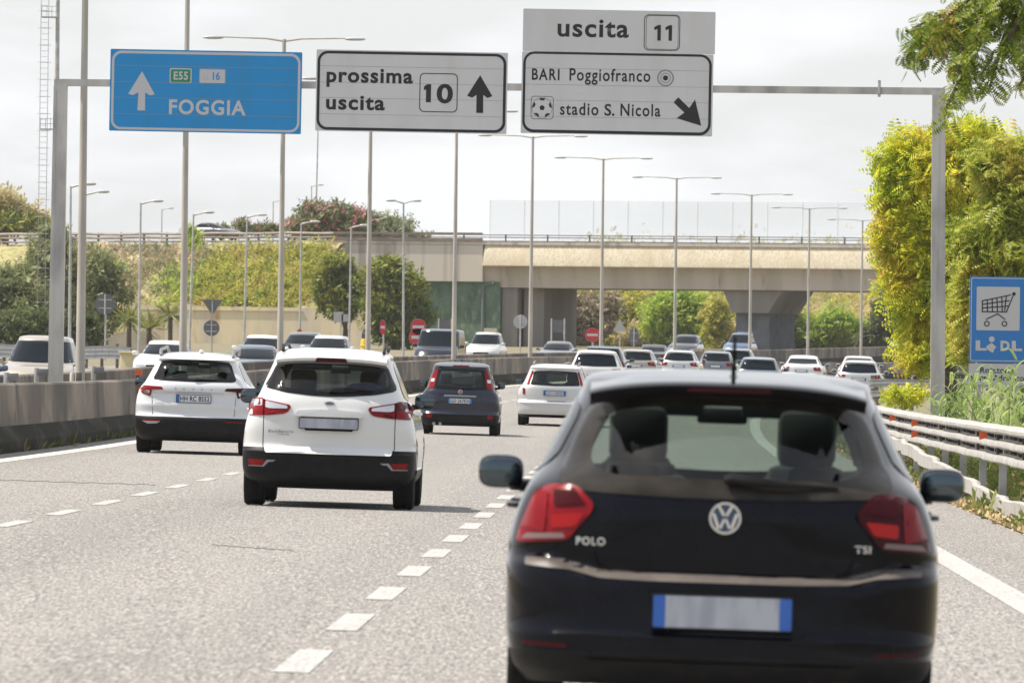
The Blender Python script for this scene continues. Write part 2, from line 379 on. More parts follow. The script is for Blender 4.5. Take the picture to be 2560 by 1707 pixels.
# ------------------------------------------------------------------ car builder
class Car:
    """A car body lofted from level outlines: W half width, R rear face and F front face against height, then a domed roof."""
    def __init__(s, name, label, W, R, F, ze, zt, p=3.5, rt=.9, ft=1.9, cr=.42, nr=2.8, cf=.6, nf=2.4, lift=0.0, liftx=(.5, .75), wheelbase=2.5, ry=.75, tyre=.31, tw=.2, res=1.0, colour='white', trimz=.3, cladz=.3, cat='car', group=None, trimpaint='trim', soft=None):
        s.W, s.R_, s.F = pchip(W), pchip(R), pchip(F)
        s.ze, s.zt, s.p, s.rt, s.ft, s.cr, s.nr, s.cf, s.nf = ze, zt, p, rt, ft, cr, nr, cf, nf
        s.soft = soft                       # (corner depth, exponent, from height, to height) of a softer cabin corner
        s.lift, s.liftx, s.zb = lift, liftx, W[0][0]
        s.ry, s.wb, s.tyre, s.tw, s.res = ry, wheelbase, tyre, tw, res
        s.maxw = max(t[1] for t in W); s.root = thing(name, label, cat, group=group)
        s.colour, s.trimz, s.cladz, s.trimpaint = colour, trimz, cladz, trimpaint
        s.holes = {'rear': [], 'front': [], 'side': []}
    def corner(s, z):
        if not s.soft: return s.cr, s.nr
        a = min(1, max(0, (z - s.soft[2]) / (s.soft[3] - s.soft[2]))); a = a * a * (3 - 2 * a)
        return s.cr + (s.soft[0] - s.cr) * a, s.nr + (s.soft[1] - s.nr) * a
    def R(s, x, z):
        if s.lift:
            a = min(max((abs(x) - s.liftx[0]) / (s.liftx[1] - s.liftx[0]), 0), 1); a = a * a * (3 - 2 * a)
            b = max(0, 1 - abs(z - .66) / .2); z = z - s.lift * a * b
        return s.R_(z)
    def rear(s, x, z, off=0.0):
        a = min(abs(x) / s.W(z), .9995)
        c, n = s.corner(z); return (x, s.R(x, z) + c * (1 - (1 - a ** n) ** (1 / n)) - off, z)
    def front(s, x, z, off=0.0):
        a = min(abs(x) / s.W(z), .9995)
        return (x, s.F(z) - s.cf * (1 - (1 - a ** s.nf) ** (1 / s.nf)) + off, z)
    def side(s, y, z, off=0.0, sgn=1):
        c, n = s.corner(z); w = s.W(z); r = s.R_(z) + c; f = s.F(z) - s.cf; x = w
        if y < r: x = w * max(0, 1 - min(1, (r - y) / c) ** n) ** (1 / n)
        elif y > f: x = w * max(0, 1 - min(1, (y - f) / s.cf) ** s.nf) ** (1 / s.nf)
        return (sgn * (x + off), y, z)
    def shell(s):
        nr, ns, nf = int(40 * s.res) // 2 * 2, int(34 * s.res), int(26 * s.res) // 2 * 2
        zs = list(np.linspace(s.zb, s.ze, int(46 * s.res))) + [s.trimz, s.cladz, s.cladz + .001, s.trimz + .001]
        zs = sorted(set(round(z, 4) for z in zs if s.zb <= z <= s.ze))
        lev = [(z, s.W(z), None) for z in zs]
        nd_ = max(6, int(12 * s.res))
        for k in range(1, nd_ + 1):
            u = math.sin(math.pi / 2 * k / nd_) if k < nd_ else 1.0
            q = max(0.012, (1 - u ** s.p)) ** (1 / s.p) if k < nd_ else 0.03
            lev.append((s.ze + (s.zt - s.ze) * u, s.W(s.ze) * q, u ** 1.3))
        V = []; zones = ['rear'] * nr + ['side'] * ns + ['front'] * nf + ['side'] * ns
        wheels = (s.ry, s.ry + s.wb); ra = s.tyre + .045
        for z, w_, q in lev:
            zz = min(z, s.ze); row = []
            rr = (lambda x: s.R(x, zz)) if q is None else (lambda x: s.R_(s.ze) + (s.rt - s.R_(s.ze)) * q)
            ff = s.F(zz) if q is None else s.F(s.ze) + (s.ft - s.F(s.ze)) * q
            c0, n0 = s.corner(zz); crr = c0 if q is None else c0 * (1 - .6 * q); cff = s.cf if q is None else s.cf * (1 - .6 * q)
            for k in range(nr):
                t = math.pi * k / nr - math.pi / 2; a = math.copysign(abs(math.sin(t)) ** (2 / n0), math.sin(t))
                row.append((a * w_, rr(a * w_) + crr * (1 - max(0, math.cos(t)) ** (2 / n0)), z))
            y0 = rr(w_) + crr; y1 = ff - cff
            for k in range(ns): row.append((w_, y0 + (y1 - y0) * k / ns, z))
            for k in range(nf):
                t = math.pi / 2 - math.pi * k / nf; a = math.copysign(abs(math.sin(t)) ** (2 / s.nf), math.sin(t))
                row.append((a * w_, ff - cff * (1 - max(0, math.cos(t)) ** (2 / s.nf)), z))
            for k in range(ns): row.append((-w_, y1 + (y0 - y1) * k / ns, z))
            if z < s.tyre * 2 + .1:
                for k, (x, y, _) in enumerate(row):
                    if abs(x) > s.maxw * .8 and any((y - yw) ** 2 + (z - s.tyre) ** 2 < ra * ra for yw in wheels):
                        row[k] = (math.copysign(s.maxw - s.tw - .08, x), y, z)
            V.append(row)
        N = len(V[0]); verts = [v for r in V for v in r]; body, trim = [], []
        for i in range(len(V) - 1):
            for k in range(N):
                j = (k + 1) % N; f = (i * N + k, i * N + j, (i + 1) * N + j, (i + 1) * N + k)
                c = [sum(verts[q][d] for q in f) / 4 for d in range(3)]; zn = zones[k]
                if zn == 'rear' and lev[i][2] is None and any(inside((c[0], c[2]), h) for h in s.holes['rear']): continue
                if zn == 'front' and lev[i][2] is None and any(inside((c[0], c[2]), h) for h in s.holes['front']): continue
                if zn == 'side' and lev[i][2] is None and any(inside((c[1], c[2]), h) for h in s.holes['side']): continue
                lim = s.trimz if (zn == 'rear' or c[1] < s.cr * .8) else s.cladz
                (trim if c[2] < lim else body).append(f)
        trim.append(tuple(range(N - 1, -1, -1))); L = (len(V) - 1) * N; body.append(tuple(range(L, L + N)))
        for nm, fs, m in (('body', body, M_[s.colour]), ('lower_trim', trim, M_[s.trimpaint])):
            used = sorted({q for f in fs for q in f}); ix = {q: n for n, q in enumerate(used)}
            me = bpy.data.meshes.new(nm); me.from_pydata([verts[q] for q in used], [], [tuple(ix[q] for q in f) for f in fs]); me.update()
            finish(nm, me, m, s.root, True, 38)
        wh = M_['under']
        MB().box((0, s.ry + s.wb / 2, s.zb + .06), (s.maxw * 1.5, s.wb + .5, .1)).box((0, s.ry, s.tyre * .95), (s.maxw * 1.3, .1, .1)).build('underbody', wh, s.root, False)
    def surf(s, zone, off, sgn=1):
        return {'rear': lambda u, v: s.rear(u, v, off), 'front': lambda u, v: s.front(u, v, off), 'side': lambda u, v: s.side(u, v, off, sgn)}[zone]
    def patch(s, name, poly, m, zone='rear', off=.004, thick=.012, sgn=1, parent=None, step=.05, sharp=40):
        """A piece with the outline poly that follows the body surface."""
        bm = bmesh.new(); vs = [bm.verts.new((u, v, 0)) for u, v in poly]; bm.faces.new(vs)
        bmesh.ops.triangulate(bm, faces=bm.faces[:])
        for ax in (0, 1):
            lo, hi = min(q[ax] for q in poly), max(q[ax] for q in poly); n = max(1, int((hi - lo) / step))
            no = Vector((1, 0, 0)) if ax == 0 else Vector((0, 1, 0))
            for k in range(1, n):
                bmesh.ops.bisect_plane(bm, geom=bm.verts[:] + bm.edges[:] + bm.faces[:], plane_co=no * (lo + (hi - lo) * k / n), plane_no=no, dist=1e-5)
        if thick > 0:
            r = bmesh.ops.extrude_edge_only(bm, edges=[e for e in bm.edges if e.is_boundary])
            low = [g for g in r['geom'] if isinstance(g, bmesh.types.BMVert)]; lows = set(low)
        else: lows = set()
        fn, fb = s.surf(zone, off, sgn), s.surf(zone, off - thick, sgn)
        for v in bm.verts: v.co = Vector((fb if v in lows else fn)(v.co.x, v.co.y))
        bm.normal_update(); want = {'rear': Vector((0, -1, 0)), 'front': Vector((0, 1, 0)), 'side': Vector((sgn, 0, 0))}[zone]
        if sum(f.normal.dot(want) * f.calc_area() for f in bm.faces) < 0: bmesh.ops.reverse_faces(bm, faces=bm.faces[:])
        me = bpy.data.meshes.new(name); bm.to_mesh(me); bm.free()
        return finish(name, me, m, parent or s.root, True, sharp)
    def window(s, name, outer, inner, frit, gl, zone='rear', sgn=1, hole=True):
        n = 72; O, I = resample(outer, n), resample(inner, n); fn, fb = s.surf(zone, .006, sgn), s.surf(zone, -.01, sgn)
        k0 = min(range(n), key=lambda k: math.dist(I[k], O[0])); I = I[k0:] + I[:k0]
        V = []; K = 4
        for t in range(K + 1): V += [fn(O[i][0] + (I[i][0] - O[i][0]) * t / K, O[i][1] + (I[i][1] - O[i][1]) * t / K) for i in range(n)]
        V += [fb(*O[i]) for i in range(n)]
        F_ = [(t * n + i, t * n + (i + 1) % n, (t + 1) * n + (i + 1) % n, (t + 1) * n + i) for t in range(K) for i in range(n)]
        F_ += [((K + 1) * n + i, (K + 1) * n + (i + 1) % n, (i + 1) % n, i) for i in range(n)]
        fr = MB().add(V, F_).build(name, frit, s.root)
        if hole:
            s.holes[zone].append([(a[0] * .35 + b[0] * .65, a[1] * .35 + b[1] * .65) for a, b in zip(O, I)])
        s.patch('glass_pane', I, gl, zone, .005, 0, sgn, fr, step=.08)
        return fr
    def wheels(s, rim='rim'):
        r, t = s.tyre, s.tw
        prof = [(r * .62, -t / 2 + .012), (r * .80, -t / 2), (r * .93, -t / 2 + .004), (r * .985, -t / 2 + .022), (r, -t / 2 + .045)]
        x = -t / 2 + .045
        for k in range(3):
            x2 = -t / 2 + .045 + (t - .09) * (k + 1) / 4
            prof += [(r, x2 - .007), (r - .008, x2 - .005), (r - .008, x2 + .005), (r, x2 + .007)]
        prof += [(r, t / 2 - .045), (r * .985, t / 2 - .022), (r * .93, t / 2 - .004), (r * .80, t / 2), (r * .62, t / 2 - .012)]
        for sx in (-1, 1):
            for yw in (s.ry, s.ry + s.wb):
                o = MB().lathe(prof, 36, 'X').build('wheel', M_['rubber'], s.root, True, 30)
                o.location = (sx * (s.maxw - t / 2 - .015), yw, r)
                b = MB().lathe([(.001, 0), (r * .14, 0), (r * .16, -.02), (r * .2, -.02)], 20, 'X', (sx * .08, 0, 0)).lathe([(r * .64, .06 * sx), (r * .6, .085 * sx), (r * .56, .05 * sx), (r * .55, -.06 * sx)], 36, 'X')
                for k in range(5):
                    a = 2 * math.pi * k / 5; d = Vector((0, math.cos(a), math.sin(a)))
                    b.tube([d * r * .1 + Vector((sx * .07, 0, 0)), d * r * .6 + Vector((sx * .07, 0, 0))], r * .075, 6)
                b.build('rim', M_[rim], o)
    def mirrors(s, y, z, w, h, colour=None, x0=None):
        x0 = x0 or s.maxw
        for sx in (-1, 1):
            c = (sx * (x0 + w / 2), y, z)
            m = MB().blob(c, (w / 2, .07, h / 2), 3.2, 24, 14)
            m.tube([(sx * (s.W(z - h * .4) - .03), y + .02, z - h * .42), (sx * (x0 + w * .3), y + .01, z - h * .38)], (.03, .025), 8)
            o = m.build('wing_mirror', M_[colour or s.colour], s.root)
            MB().blob((c[0], y - .052, c[2]), (w / 2 * .9, .025, h / 2 * .84), 3.2, 24, 10).build('mirror_glass', M_['mglass'], o)
    def interior(s, seats=True, roofz=1.3, seat_col='seat'):
        yb = s.ry + .25
        for sx in (-1, 1):
            if not seats: break
            m = MB().box((sx * .36, yb + 1.22, .72), (.46, .14, .56), bev=.06).box((sx * .36, yb + 1.24, .98), (.34, .12, .14), bev=.05).box((sx * .36, yb + 1.26, 1.16), (.25, .11, .25), bev=.05)
            m.tube([(sx * .36 - .06, yb + 1.25, 1.02), (sx * .36 - .06, yb + 1.25, 1.14)], .008, 6).tube([(sx * .36 + .06, yb + 1.25, 1.02), (sx * .36 + .06, yb + 1.25, 1.14)], .008, 6)
            m.build('front_seat', M_[seat_col], s.root)
        for sx in (-1, 1): MB().box((sx * .38, yb + .40, .99), (.22, .09, .12), bev=.03).build('rear_headrest', M_[seat_col], s.root)
        MB().box((0, yb + .35, .68), (1.15, .16, .5), bev=.05).build('rear_seat', M_[seat_col], s.root)
        MB().box((0, yb + 2.05, .78), (1.3, .5, .22), bev=.06).tube([(-.36 + .17 * math.cos(a), yb + 1.72, .93 + .17 * math.sin(a)) for a in np.linspace(0, 2 * math.pi, 17)], .013, 6, False).build('dashboard', M_['dash'], s.root)
        for sx in (-1, 1): MB().box((sx * .33, yb + 1.55, roofz + .045), (.50, .03, .10), bev=.012).build('sun_visor', M_['dash'], s.root)
        MB().box((0, yb + 1.75, roofz), (.22, .03, .07), bev=.015).build('rear_view_mirror', M_['dash'], s.root)
    def plate(s, x0, x1, z0, z1, words=None, blue=('l', 'r'), m='plate', ink='ink', y=None):
        yy = (y if y is not None else s.rear(0, (z0 + z1) / 2)[1]) - .012
        o = MB().prism(roundrect(x0, z0, x1, z1, .012, 3), yy - .01, yy + .03).build('number_plate', M_['frame' if 'frame' in M_ else 'trim'], s.root)
        fw = .008
        MB().prism(roundrect(x0 + fw, z0 + fw, x1 - fw, z1 - fw, .008, 3), yy - .014, yy - .005).build('plate_face', M_[m], o)
        bw = (x1 - x0) * .085
        for b in blue:
            xa = x0 + fw if b == 'l' else x1 - fw - bw
            MB().prism(roundrect(xa, z0 + fw, xa + bw, z1 - fw, .006, 2), yy - .016, yy - .012).build('blue_band', M_['pblue'], o)
        if words:
            text('plate_lettering', words, x0 + fw + bw * (1.25 if 'l' in blue else .4), x1 - fw - bw * (1.25 if 'r' in blue else .4), z0 + (z1 - z0) * .2, (z1 - z0) * .6, yy - .0175, M_[ink], o, .015, 1.05, 'H')
        return o
    def put(s, px, py, Y, lane=None, flip=False, yaw=0.0, onz=None):
        q = at(px, py, Y); x = q.x; z = gz(x, Y) if onz is None else onz
        s.root.location = (x, Y, z)
        s.root.rotation_euler = (0, -math.atan(.02) if flip else math.atan(.02), heading(Y) + yaw + (math.pi if flip else 0))
        return s

def front_profile(L, H, hood=.95, cowl=1.25, nose=.72):
    """Front face against height: bumper, bonnet, windscreen."""
    return [(.18, L - .14), (.26, L - .04), (.42, L), (nose - .08, L - .02), (nose, L - .10), (hood - .10, L - .42), (hood - .03, L - .8), (hood, L - cowl), (hood + .06, L - cowl - .10), (H - .11, L - cowl - .82)]
# ------------------------------------------------------------------ the five near cars
def mir(poly): return [(-x, z) for x, z in reversed(poly)]

def black_hatch():
    L = 4.05
    c = Car('hatchback_car', 'black hatchback nearest the camera with a dark rear window and round emblem', colour='black', trimz=.30, cladz=.22,
        W=[(.17, .79), (.25, .845), (.4, .872), (.55, .877), (.70, .874), (.80, .858), (.93, .815), (1.04, .755), (1.22, .665), (1.37, .592)],
        R=[(.17, .10), (.24, .03), (.30, .0), (.37, .0), (.40, .022), (.50, .026), (.585, .028), (.605, .05), (.632, .112), (.72, .105), (.85, .104), (.94, .125), (.985, .155), (1.29, .36), (1.335, .385), (1.37, .33)],
        F=front_profile(L, 1.446, .95, 1.2), ze=1.37, zt=1.446, p=3.4, rt=1.0, ft=2.0, cr=.46, nr=2.9, lift=.05, liftx=(.5, .72), ry=.76, wheelbase=2.55, tyre=.315, tw=.205, res=1.45, soft=(.80, 2.35, .93, 1.10))
    outer = rounded(mirrored([(0, 1.345), (-.30, 1.335), (-.57, 1.29), (-.635, 1.12), (-.685, .985), (-.62, .945), (-.3, .93), (0, .927)]), .05)
    inner = rounded(mirrored([(0, 1.300), (-.30, 1.292), (-.495, 1.262), (-.545, 1.13), (-.55, 1.045), (-.46, 1.012), (0, 1.006)]), .09, 6)
    c.window('rear_window', outer, inner, M_['frit_dust'], M_['gl'])
    fo = rounded(mirrored([(0, 1.355), (-.50, 1.33), (-.66, 1.0), (0, .985)]), .06); fi = rounded(mirrored([(0, 1.33), (-.46, 1.305), (-.61, 1.03), (0, 1.01)]), .05)
    c.window('windscreen', fo, fi, M_['frit'], M_['gl_clear'], 'front')
    for sg in (-1, 1):
        so = rounded([(.62, 1.02), (.78, 1.28), (1.25, 1.345), (1.9, 1.33), (2.55, 1.03), (1.7, .98)], .06); si = rounded([(.74, 1.05), (.85, 1.25), (1.25, 1.315), (1.85, 1.30), (2.4, 1.04), (1.7, 1.01)], .05)
        c.window('side_window', so, si, M_['frit'], M_['gl'], 'side', sg)
    c.shell(); c.wheels()
    # roof spoiler: body-coloured lip over a black underside
    sp = MB(); n = 28; rows = []
    for i in range(n + 1):
        x = -.56 + 1.12 * i / n; e = (abs(x) / .56) ** 3.0; zz = 1.392 - .045 * e; yb = .20 + .19 * e
        rows.append([(x, yb + .55, zz + .042), (x, yb + .12, zz + .008), (x, yb + .01, zz - .006), (x, yb, zz - .013), (x, yb + .03, zz - .03), (x, yb + .19, zz - .06)])
    sp.add([p for r in rows for p in r], [(i * 6 + k, (i + 1) * 6 + k, (i + 1) * 6 + k + 1, i * 6 + k + 1) for i in range(n) for k in range(3)])
    sp.build('roof_spoiler', M_['black'], c.root, True, 50)
    MB().add([p for r in rows for p in r], [(i * 6 + k, (i + 1) * 6 + k, (i + 1) * 6 + k + 1, i * 6 + k + 1) for i in range(n) for k in (3, 4)]).build('spoiler_underside', M_['trim'], c.root)
    MB().box((0, .222, 1.365), (.34, .02, .022), bev=.005).build('brake_light', M_['red_dark'], c.root)
    # tail lights
    lamp = rounded([(-.715, .968), (-.60, .968), (-.530, .895), (-.535, .862), (-.632, .742), (-.845, .728), (-.825, .80), (-.775, .93)], .025)
    for sg in (-1, 1):
        pl = lamp if sg < 0 else mir(lamp); f = (lambda q: q) if sg < 0 else mir
        o = c.patch('tail_light', pl, M_['red_dark' if sg > 0 else 'red'], off=.014, thick=.03)  # right lamp in darker red: its shaded side is put into the colour
        c.patch('brake_lens', f(rounded([(-.70, .845), (-.565, .855), (-.60, .80), (-.70, .79)], .012)), M_['red_lit'], off=.018, thick=.006, parent=o)
        c.patch('red_lens', f(rounded([(-.77, .925), (-.715, .94), (-.725, .77), (-.82, .79)], .015)), M_['red'], off=.018, thick=.006, parent=o)
        c.patch('red_lens', f(rounded([(-.695, .945), (-.605, .945), (-.56, .89), (-.69, .875)], .012)), M_['red_dark'], off=.018, thick=.006, parent=o)
        c.patch('lower_lens', f(rounded([(-.80, .765), (-.65, .772), (-.64, .752), (-.82, .742)], .006)), MATS['smoked_lens'] if 'smoked_lens' in MATS else mat('smoked_lens', (.20, .13, .13), .2), off=.018, thick=.006, parent=o)
    # emblem: ring with two stacked letters
    e = MB(); yy = c.rear(0, .85)[1]
    e.ring(circle(0, .853, .064, 40), circle(0, .853, .0555, 40), yy - .016, yy + .01)
    o = e.build('emblem', M_['chrome'], c.root)
    MB().prism(circle(0, .853, .056, 36), yy - .006, yy + .01).build('emblem_disc', mat('emblem_blue', (.05, .09, .16), .2), o, False)
    l = MB(); Rm = lambda p, q, w_: MB.prism(l, [(p[0] - w_, p[1]), (p[0] + w_, p[1]), (q[0] + w_, q[1]), (q[0] - w_, q[1])], yy - .014, yy)
    Rm((-.027, .902), (-.004, .862), .0065); Rm((.027, .902), (.004, .862), .0065)
    Rm((-.047, .872), (-.024, .806), .0065); Rm((-.002, .852), (-.022, .806), .0055); Rm((.002, .852), (.022, .806), .0055); Rm((.047, .872), (.024, .806), .0065)
    l.build('emblem_letters', M_['chrome'], o)
    text('badge_lettering', 'POLO', -.595, -.478, .728, .030, 0, M_['chrome'], c.root, .02, 1.15, 'H', lambda x, z: c.rear(x, z, .007))
    text('badge_lettering', 'TSI', .525, .590, .730, .028, 0, M_['chrome'], c.root, .02, 1.1, 'H', lambda x, z: c.rear(x, z, .007))
    # wiper, plate, aerial
    w_ = MB(); P = lambda x, z, o_: Vector(c.rear(x, z, o_))
    w_.tube([P(-.005, 1.005, .03), P(.02, 1.012, .045), P(.15, .998, .045), P(.30, .990, .035)], [.018, .024, .02, .012], 8)
    w_.tube([P(.28, .992, .03), P(.45, .987, .02)], [.010, .006], 6)
    w_.build('rear_wiper', M_['trim'], c.root)
    c.plate(-.285, .285, .405, .548, None, ('l', 'r'), 'plate_dull', y=.012)
    c.patch('bumper_recess', rounded([(-.42, .575), (.42, .575), (.335, .385), (-.335, .385)], .03), M_['black'], off=.002, thick=.004)
    c.patch('bumper_ledge', rounded([(-.80, .672), (-.64, .668), (-.50, .630), (-.3, .626), (.3, .626), (.50, .630), (.64, .668), (.80, .672), (.80, .640), (.62, .628), (.5, .600), (.3, .594), (-.3, .594), (-.5, .600), (-.62, .628), (-.80, .640)], .01), M_['dusty'], off=.006, thick=.01, step=.015)
    a = MB(); a.blob((0.02, .60, 1.405), (.03, .06, .02), 2.5, 16, 8).tube([(0.02, .60, 1.415), (0.02, .56, 1.50), (0.02, .50, 1.585)], [.010, .008, .006], 8)
    a.build('antenna', M_['trim'], c.root)
    c.mirrors(2.22, .985, .195, .145, None, .845)
    for sg in (-1, 1):
        for yh in (1.25, 2.15):
            MB().tube([c.side(yh - .10, .86, .006, sg), c.side(yh - .06, .862, .045, sg), c.side(yh + .06, .862, .045, sg), c.side(yh + .10, .86, .006, sg)], .013, 8).build('door_handle', M_['black'], c.root)
        gap = [(-.537, .745), (-.529, .745), (-.50, .66), (-.44, .628), (-.44, .620), (-.507, .648)]
        c.patch('panel_gap', gap if sg < 0 else mir(gap), M_['under'], off=.001, thick=0)
        rf = rounded([(-.80, .335), (-.62, .332), (-.62, .315), (-.80, .32)], .006)
        c.patch('reflector', rf if sg < 0 else mir(rf), M_['red_dark'], off=.004, thick=.006)
    c.patch('panel_gap', [(-.44, .6235), (.44, .6235), (.44, .6175), (-.44, .6175)], M_['under'], off=.001, thick=0)
    c.patch('rear_diffuser', rounded([(-.56, .27), (.56, .27), (.48, .18), (-.48, .18)], .02), M_['trim'], off=.02, thick=.04)
    c.interior(roofz=1.25)
    return c

def white_suv():
    L = 4.1
    c = Car('suv_car', 'small white SUV with black lower bumper driving in the middle lane', colour='white', trimz=.60, cladz=.40,
        W=[(.19, .70), (.24, .79), (.3, .85), (.4, .878), (.6, .883), (.8, .866), (.93, .838), (1.02, .80), (1.12, .742), (1.3, .672), (1.52, .585)],
        R=[(.19, .30), (.24, .16), (.29, .05), (.38, .01), (.5, .0), (.565, .0), (.58, .035), (.64, .062), (.80, .045), (.93, .04), (1.05, .055), (1.13, .085), (1.42, .27), (1.47, .285), (1.52, .23)],
        F=front_profile(L, 1.63, 1.06, 1.15, .8), ze=1.52, zt=1.625, p=3.0, rt=.9, ft=2.1, cr=.40, nr=3.0, ry=.72, wheelbase=2.52, tyre=.335, tw=.215, res=1.35)
    outer = rounded([(x, z) for x, z in mirrored([(0, 1.475), (-.3, 1.472), (-.565, 1.455), (-.62, 1.33), (-.675, 1.235), (-.655, 1.20), (-.45, 1.16), (-.2, 1.137), (0, 1.13)])], .03)
    inner = rounded(mirrored([(0, 1.45), (-.3, 1.448), (-.53, 1.43), (-.575, 1.33), (-.60, 1.25), (-.42, 1.205), (-.2, 1.187), (0, 1.18)]), .04)
    c.window('rear_window', outer, inner, M_['frit'], M_['gl_dark'])
    fo = rounded(mirrored([(0, 1.50), (-.50, 1.48), (-.68, 1.12), (0, 1.10)]), .06); fi = rounded(mirrored([(0, 1.47), (-.47, 1.45), (-.63, 1.15), (0, 1.13)]), .05)
    c.window('windscreen', fo, fi, M_['frit'], M_['gl_clear'], 'front')
    for sg in (-1, 1):
        so = rounded([(.62, 1.22), (.74, 1.44), (1.2, 1.5), (1.9, 1.49), (2.6, 1.16), (1.7, 1.10), (.9, 1.13)], .06); si = rounded([(.72, 1.24), (.80, 1.40), (1.2, 1.46), (1.85, 1.45), (2.45, 1.17), (1.7, 1.13), (.95, 1.16)], .05)
        c.window('side_window', so, si, M_['frit'], M_['gl'], 'side', sg)
    c.shell(); c.wheels()
    # roof spoiler with brake light, roof rails
    sp = MB(); n = 24; rows = []
    for i in range(n + 1):
        x = -.56 + 1.12 * i / n; e = (abs(x) / .56) ** 3; yb = .10 + .10 * e; zz = 1.532 - .03 * e
        rows.append([(x, yb + .34, zz + .045), (x, yb + .08, zz + .01), (x, yb, zz - .012), (x, yb + .01, zz - .04), (x, yb + .17, zz - .068)])
    sp.add([p for r in rows for p in r], [(i * 5 + k, (i + 1) * 5 + k, (i + 1) * 5 + k + 1, i * 5 + k + 1) for i in range(n) for k in range(4)])
    sp.build('roof_spoiler', M_['white'], c.root, True, 50)
    MB().prism([(-.145, 1.523), (.145, 1.523), (.165, 1.478), (-.165, 1.478)], .088, .18).build('brake_light', M_['red_dark'], c.root)
    for sg in (-1, 1):
        MB().tube([(sg * .515, .62, 1.585), (sg * .52, .72, 1.635), (sg * .52, 1.9, 1.655), (sg * .51, 2.1, 1.61)], .017, 8).build('roof_rail', M_['trim'], c.root)
    lamp = rounded([(-.785, 1.098), (-.70, 1.103), (-.665, 1.085), (-.40, 1.035), (-.393, 1.01), (-.42, .965), (-.46, .945), (-.62, .925), (-.835, .918), (-.838, 1.03)], .02)
    for sg in (-1, 1):
        f = (lambda q: q) if sg < 0 else mir
        o = c.patch('tail_light', f(lamp), M_['red'], off=.014, thick=.03)
        c.patch('clear_lens', f(rounded([(-.655, 1.072), (-.43, 1.027), (-.425, .998), (-.60, .995), (-.655, 1.005)], .012)), M_['clear'], off=.019, thick=.007, parent=o)
        c.patch('red_lens', f(rounded([(-.80, 1.085), (-.69, 1.088), (-.69, 1.02), (-.825, 1.02)], .015)), M_['clear' if sg < 0 else 'red_dark'], off=.019, thick=.007, parent=o)  # left lens pale as a painted sun glint, right one darkened as shaded
        c.patch('brake_lens', f(rounded([(-.645, .952), (-.56, .972), (-.555, .957), (-.64, .938)], .005)), M_['red_lit' if sg < 0 else 'red_dark'], off=.02, thick=.006, parent=o)  # left lens brightened as sunlit, right one coloured as shaded
        c.patch('lamp_divider', f([(-.678, 1.09), (-.668, 1.09), (-.668, .93), (-.678, .93)]), M_['under'], off=.02, thick=.007, parent=o)
        c.patch('panel_gap', f([(-.672, .925), (-.664, .925), (-.664, .62), (-.650, .55), (-.658, .545), (-.672, .62)]), M_['under'], off=.001, thick=0)
        o = c.patch('reflector', f(rounded([(-.815, .478), (-.635, .472), (-.675, .415), (-.80, .418)], .012)), M_['red'], off=.008, thick=.012)
        c.patch('reflector_fin', f([(-.62, .474), (-.53, .472), (-.555, .455), (-.60, .452), (-.65, .402), (-.81, .405), (-.81, .413), (-.665, .412)]), M_['badge'], off=.009, thick=.01)
    c.patch('panel_gap', [(-.655, .545), (.655, .545), (.655, .538), (-.655, .538)], M_['under'], off=.001, thick=0)
    c.patch('boot_handle', rounded([(-.32, .985), (-.10, 1.0), (.10, 1.0), (.32, .985), (.355, .925), (-.355, .925)], .03), M_['white'], off=.055, thick=.06)
    c.patch('tailgate_lip', rounded([(-.655, .62), (.655, .62), (.64, .548), (-.64, .548)], .015), M_['white'], off=.022, thick=.05, step=.03)
    c.plate(-.305, .30, .80, .915, None, (), 'plate_dull', y=.03)
    MB().prism([(-.25, .80), (.25, .80), (.235, .783), (-.235, .783)], .005, .04).build('plate_holder', M_['under'], c.root)
    e = MB(); yy = c.rear(0, 1.06)[1]; el = [(.052 * math.cos(a), 1.063 + .019 * math.sin(a)) for a in np.linspace(0, 2 * math.pi, 33)[:-1]]
    o = e.prism(el, yy - .012, yy + .01).build('emblem', M_['chrome'], c.root)
    MB().prism([(x * .9, 1.063 + (z - 1.063) * .82) for x, z in el], yy - .015, yy).build('emblem_oval', mat('emblem_oval_blue', (.03, .06, .18), .2), o)
    text('emblem_script', 'Ford', -.034, .034, 1.0575, .0125, yy - .0158, M_['chrome'], o, 0, 1, 'F')
    text('badge_lettering', 'EcoSport', -.615, -.36, .752, .026, 0, M_['badge'], c.root, .015, 1.15, 'E', lambda x, z: c.rear(x, z, .006))
    text('badge_lettering', 'TITANIUM', -.525, -.405, .728, .013, 0, M_['badge'], c.root, .01, 1.1, 'T', lambda x, z: c.rear(x, z, .006))
    P = lambda x, z, o_: Vector(c.rear(x, z, o_)); w_ = MB()
    w_.tube([P(-.01, 1.175, .02), P(.03, 1.205, .04), P(.22, 1.21, .035), P(.42, 1.20, .02)], [.012, .016, .012, .008], 8).tube([P(.02, 1.178, .03), P(.40, 1.182, .02)], .006, 6)
    w_.build('rear_wiper', M_['trim'], c.root)
    bc = MB(); n = 12
    c.patch('bumper_moulding', [(-.50, .29), (-.485, .29), (-.35, .435), (-.28, .455), (.28, .455), (.35, .435), (.485, .29), (.5, .29), (.365, .445), (.285, .468), (-.285, .468), (-.365, .445)], M_['trim'], off=.014, thick=.018)
    c.mirrors(2.20, 1.105, .215, .155, 'trim', .80)
    for sg in (-1, 1):
        for yh in (1.15, 2.1):
            MB().tube([c.side(yh - .10, .97, .006, sg), c.side(yh - .06, .972, .05, sg), c.side(yh + .06, .972, .05, sg), c.side(yh + .10, .97, .006, sg)], .016, 8).build('door_handle', M_['white'], c.root)
    c.interior(roofz=1.40)
    for sx in (-1, 1): MB().box((sx * .36, 2.15, 1.27), (.27, .12, .26), bev=.05).build('headrest', M_['seat'], c.root)
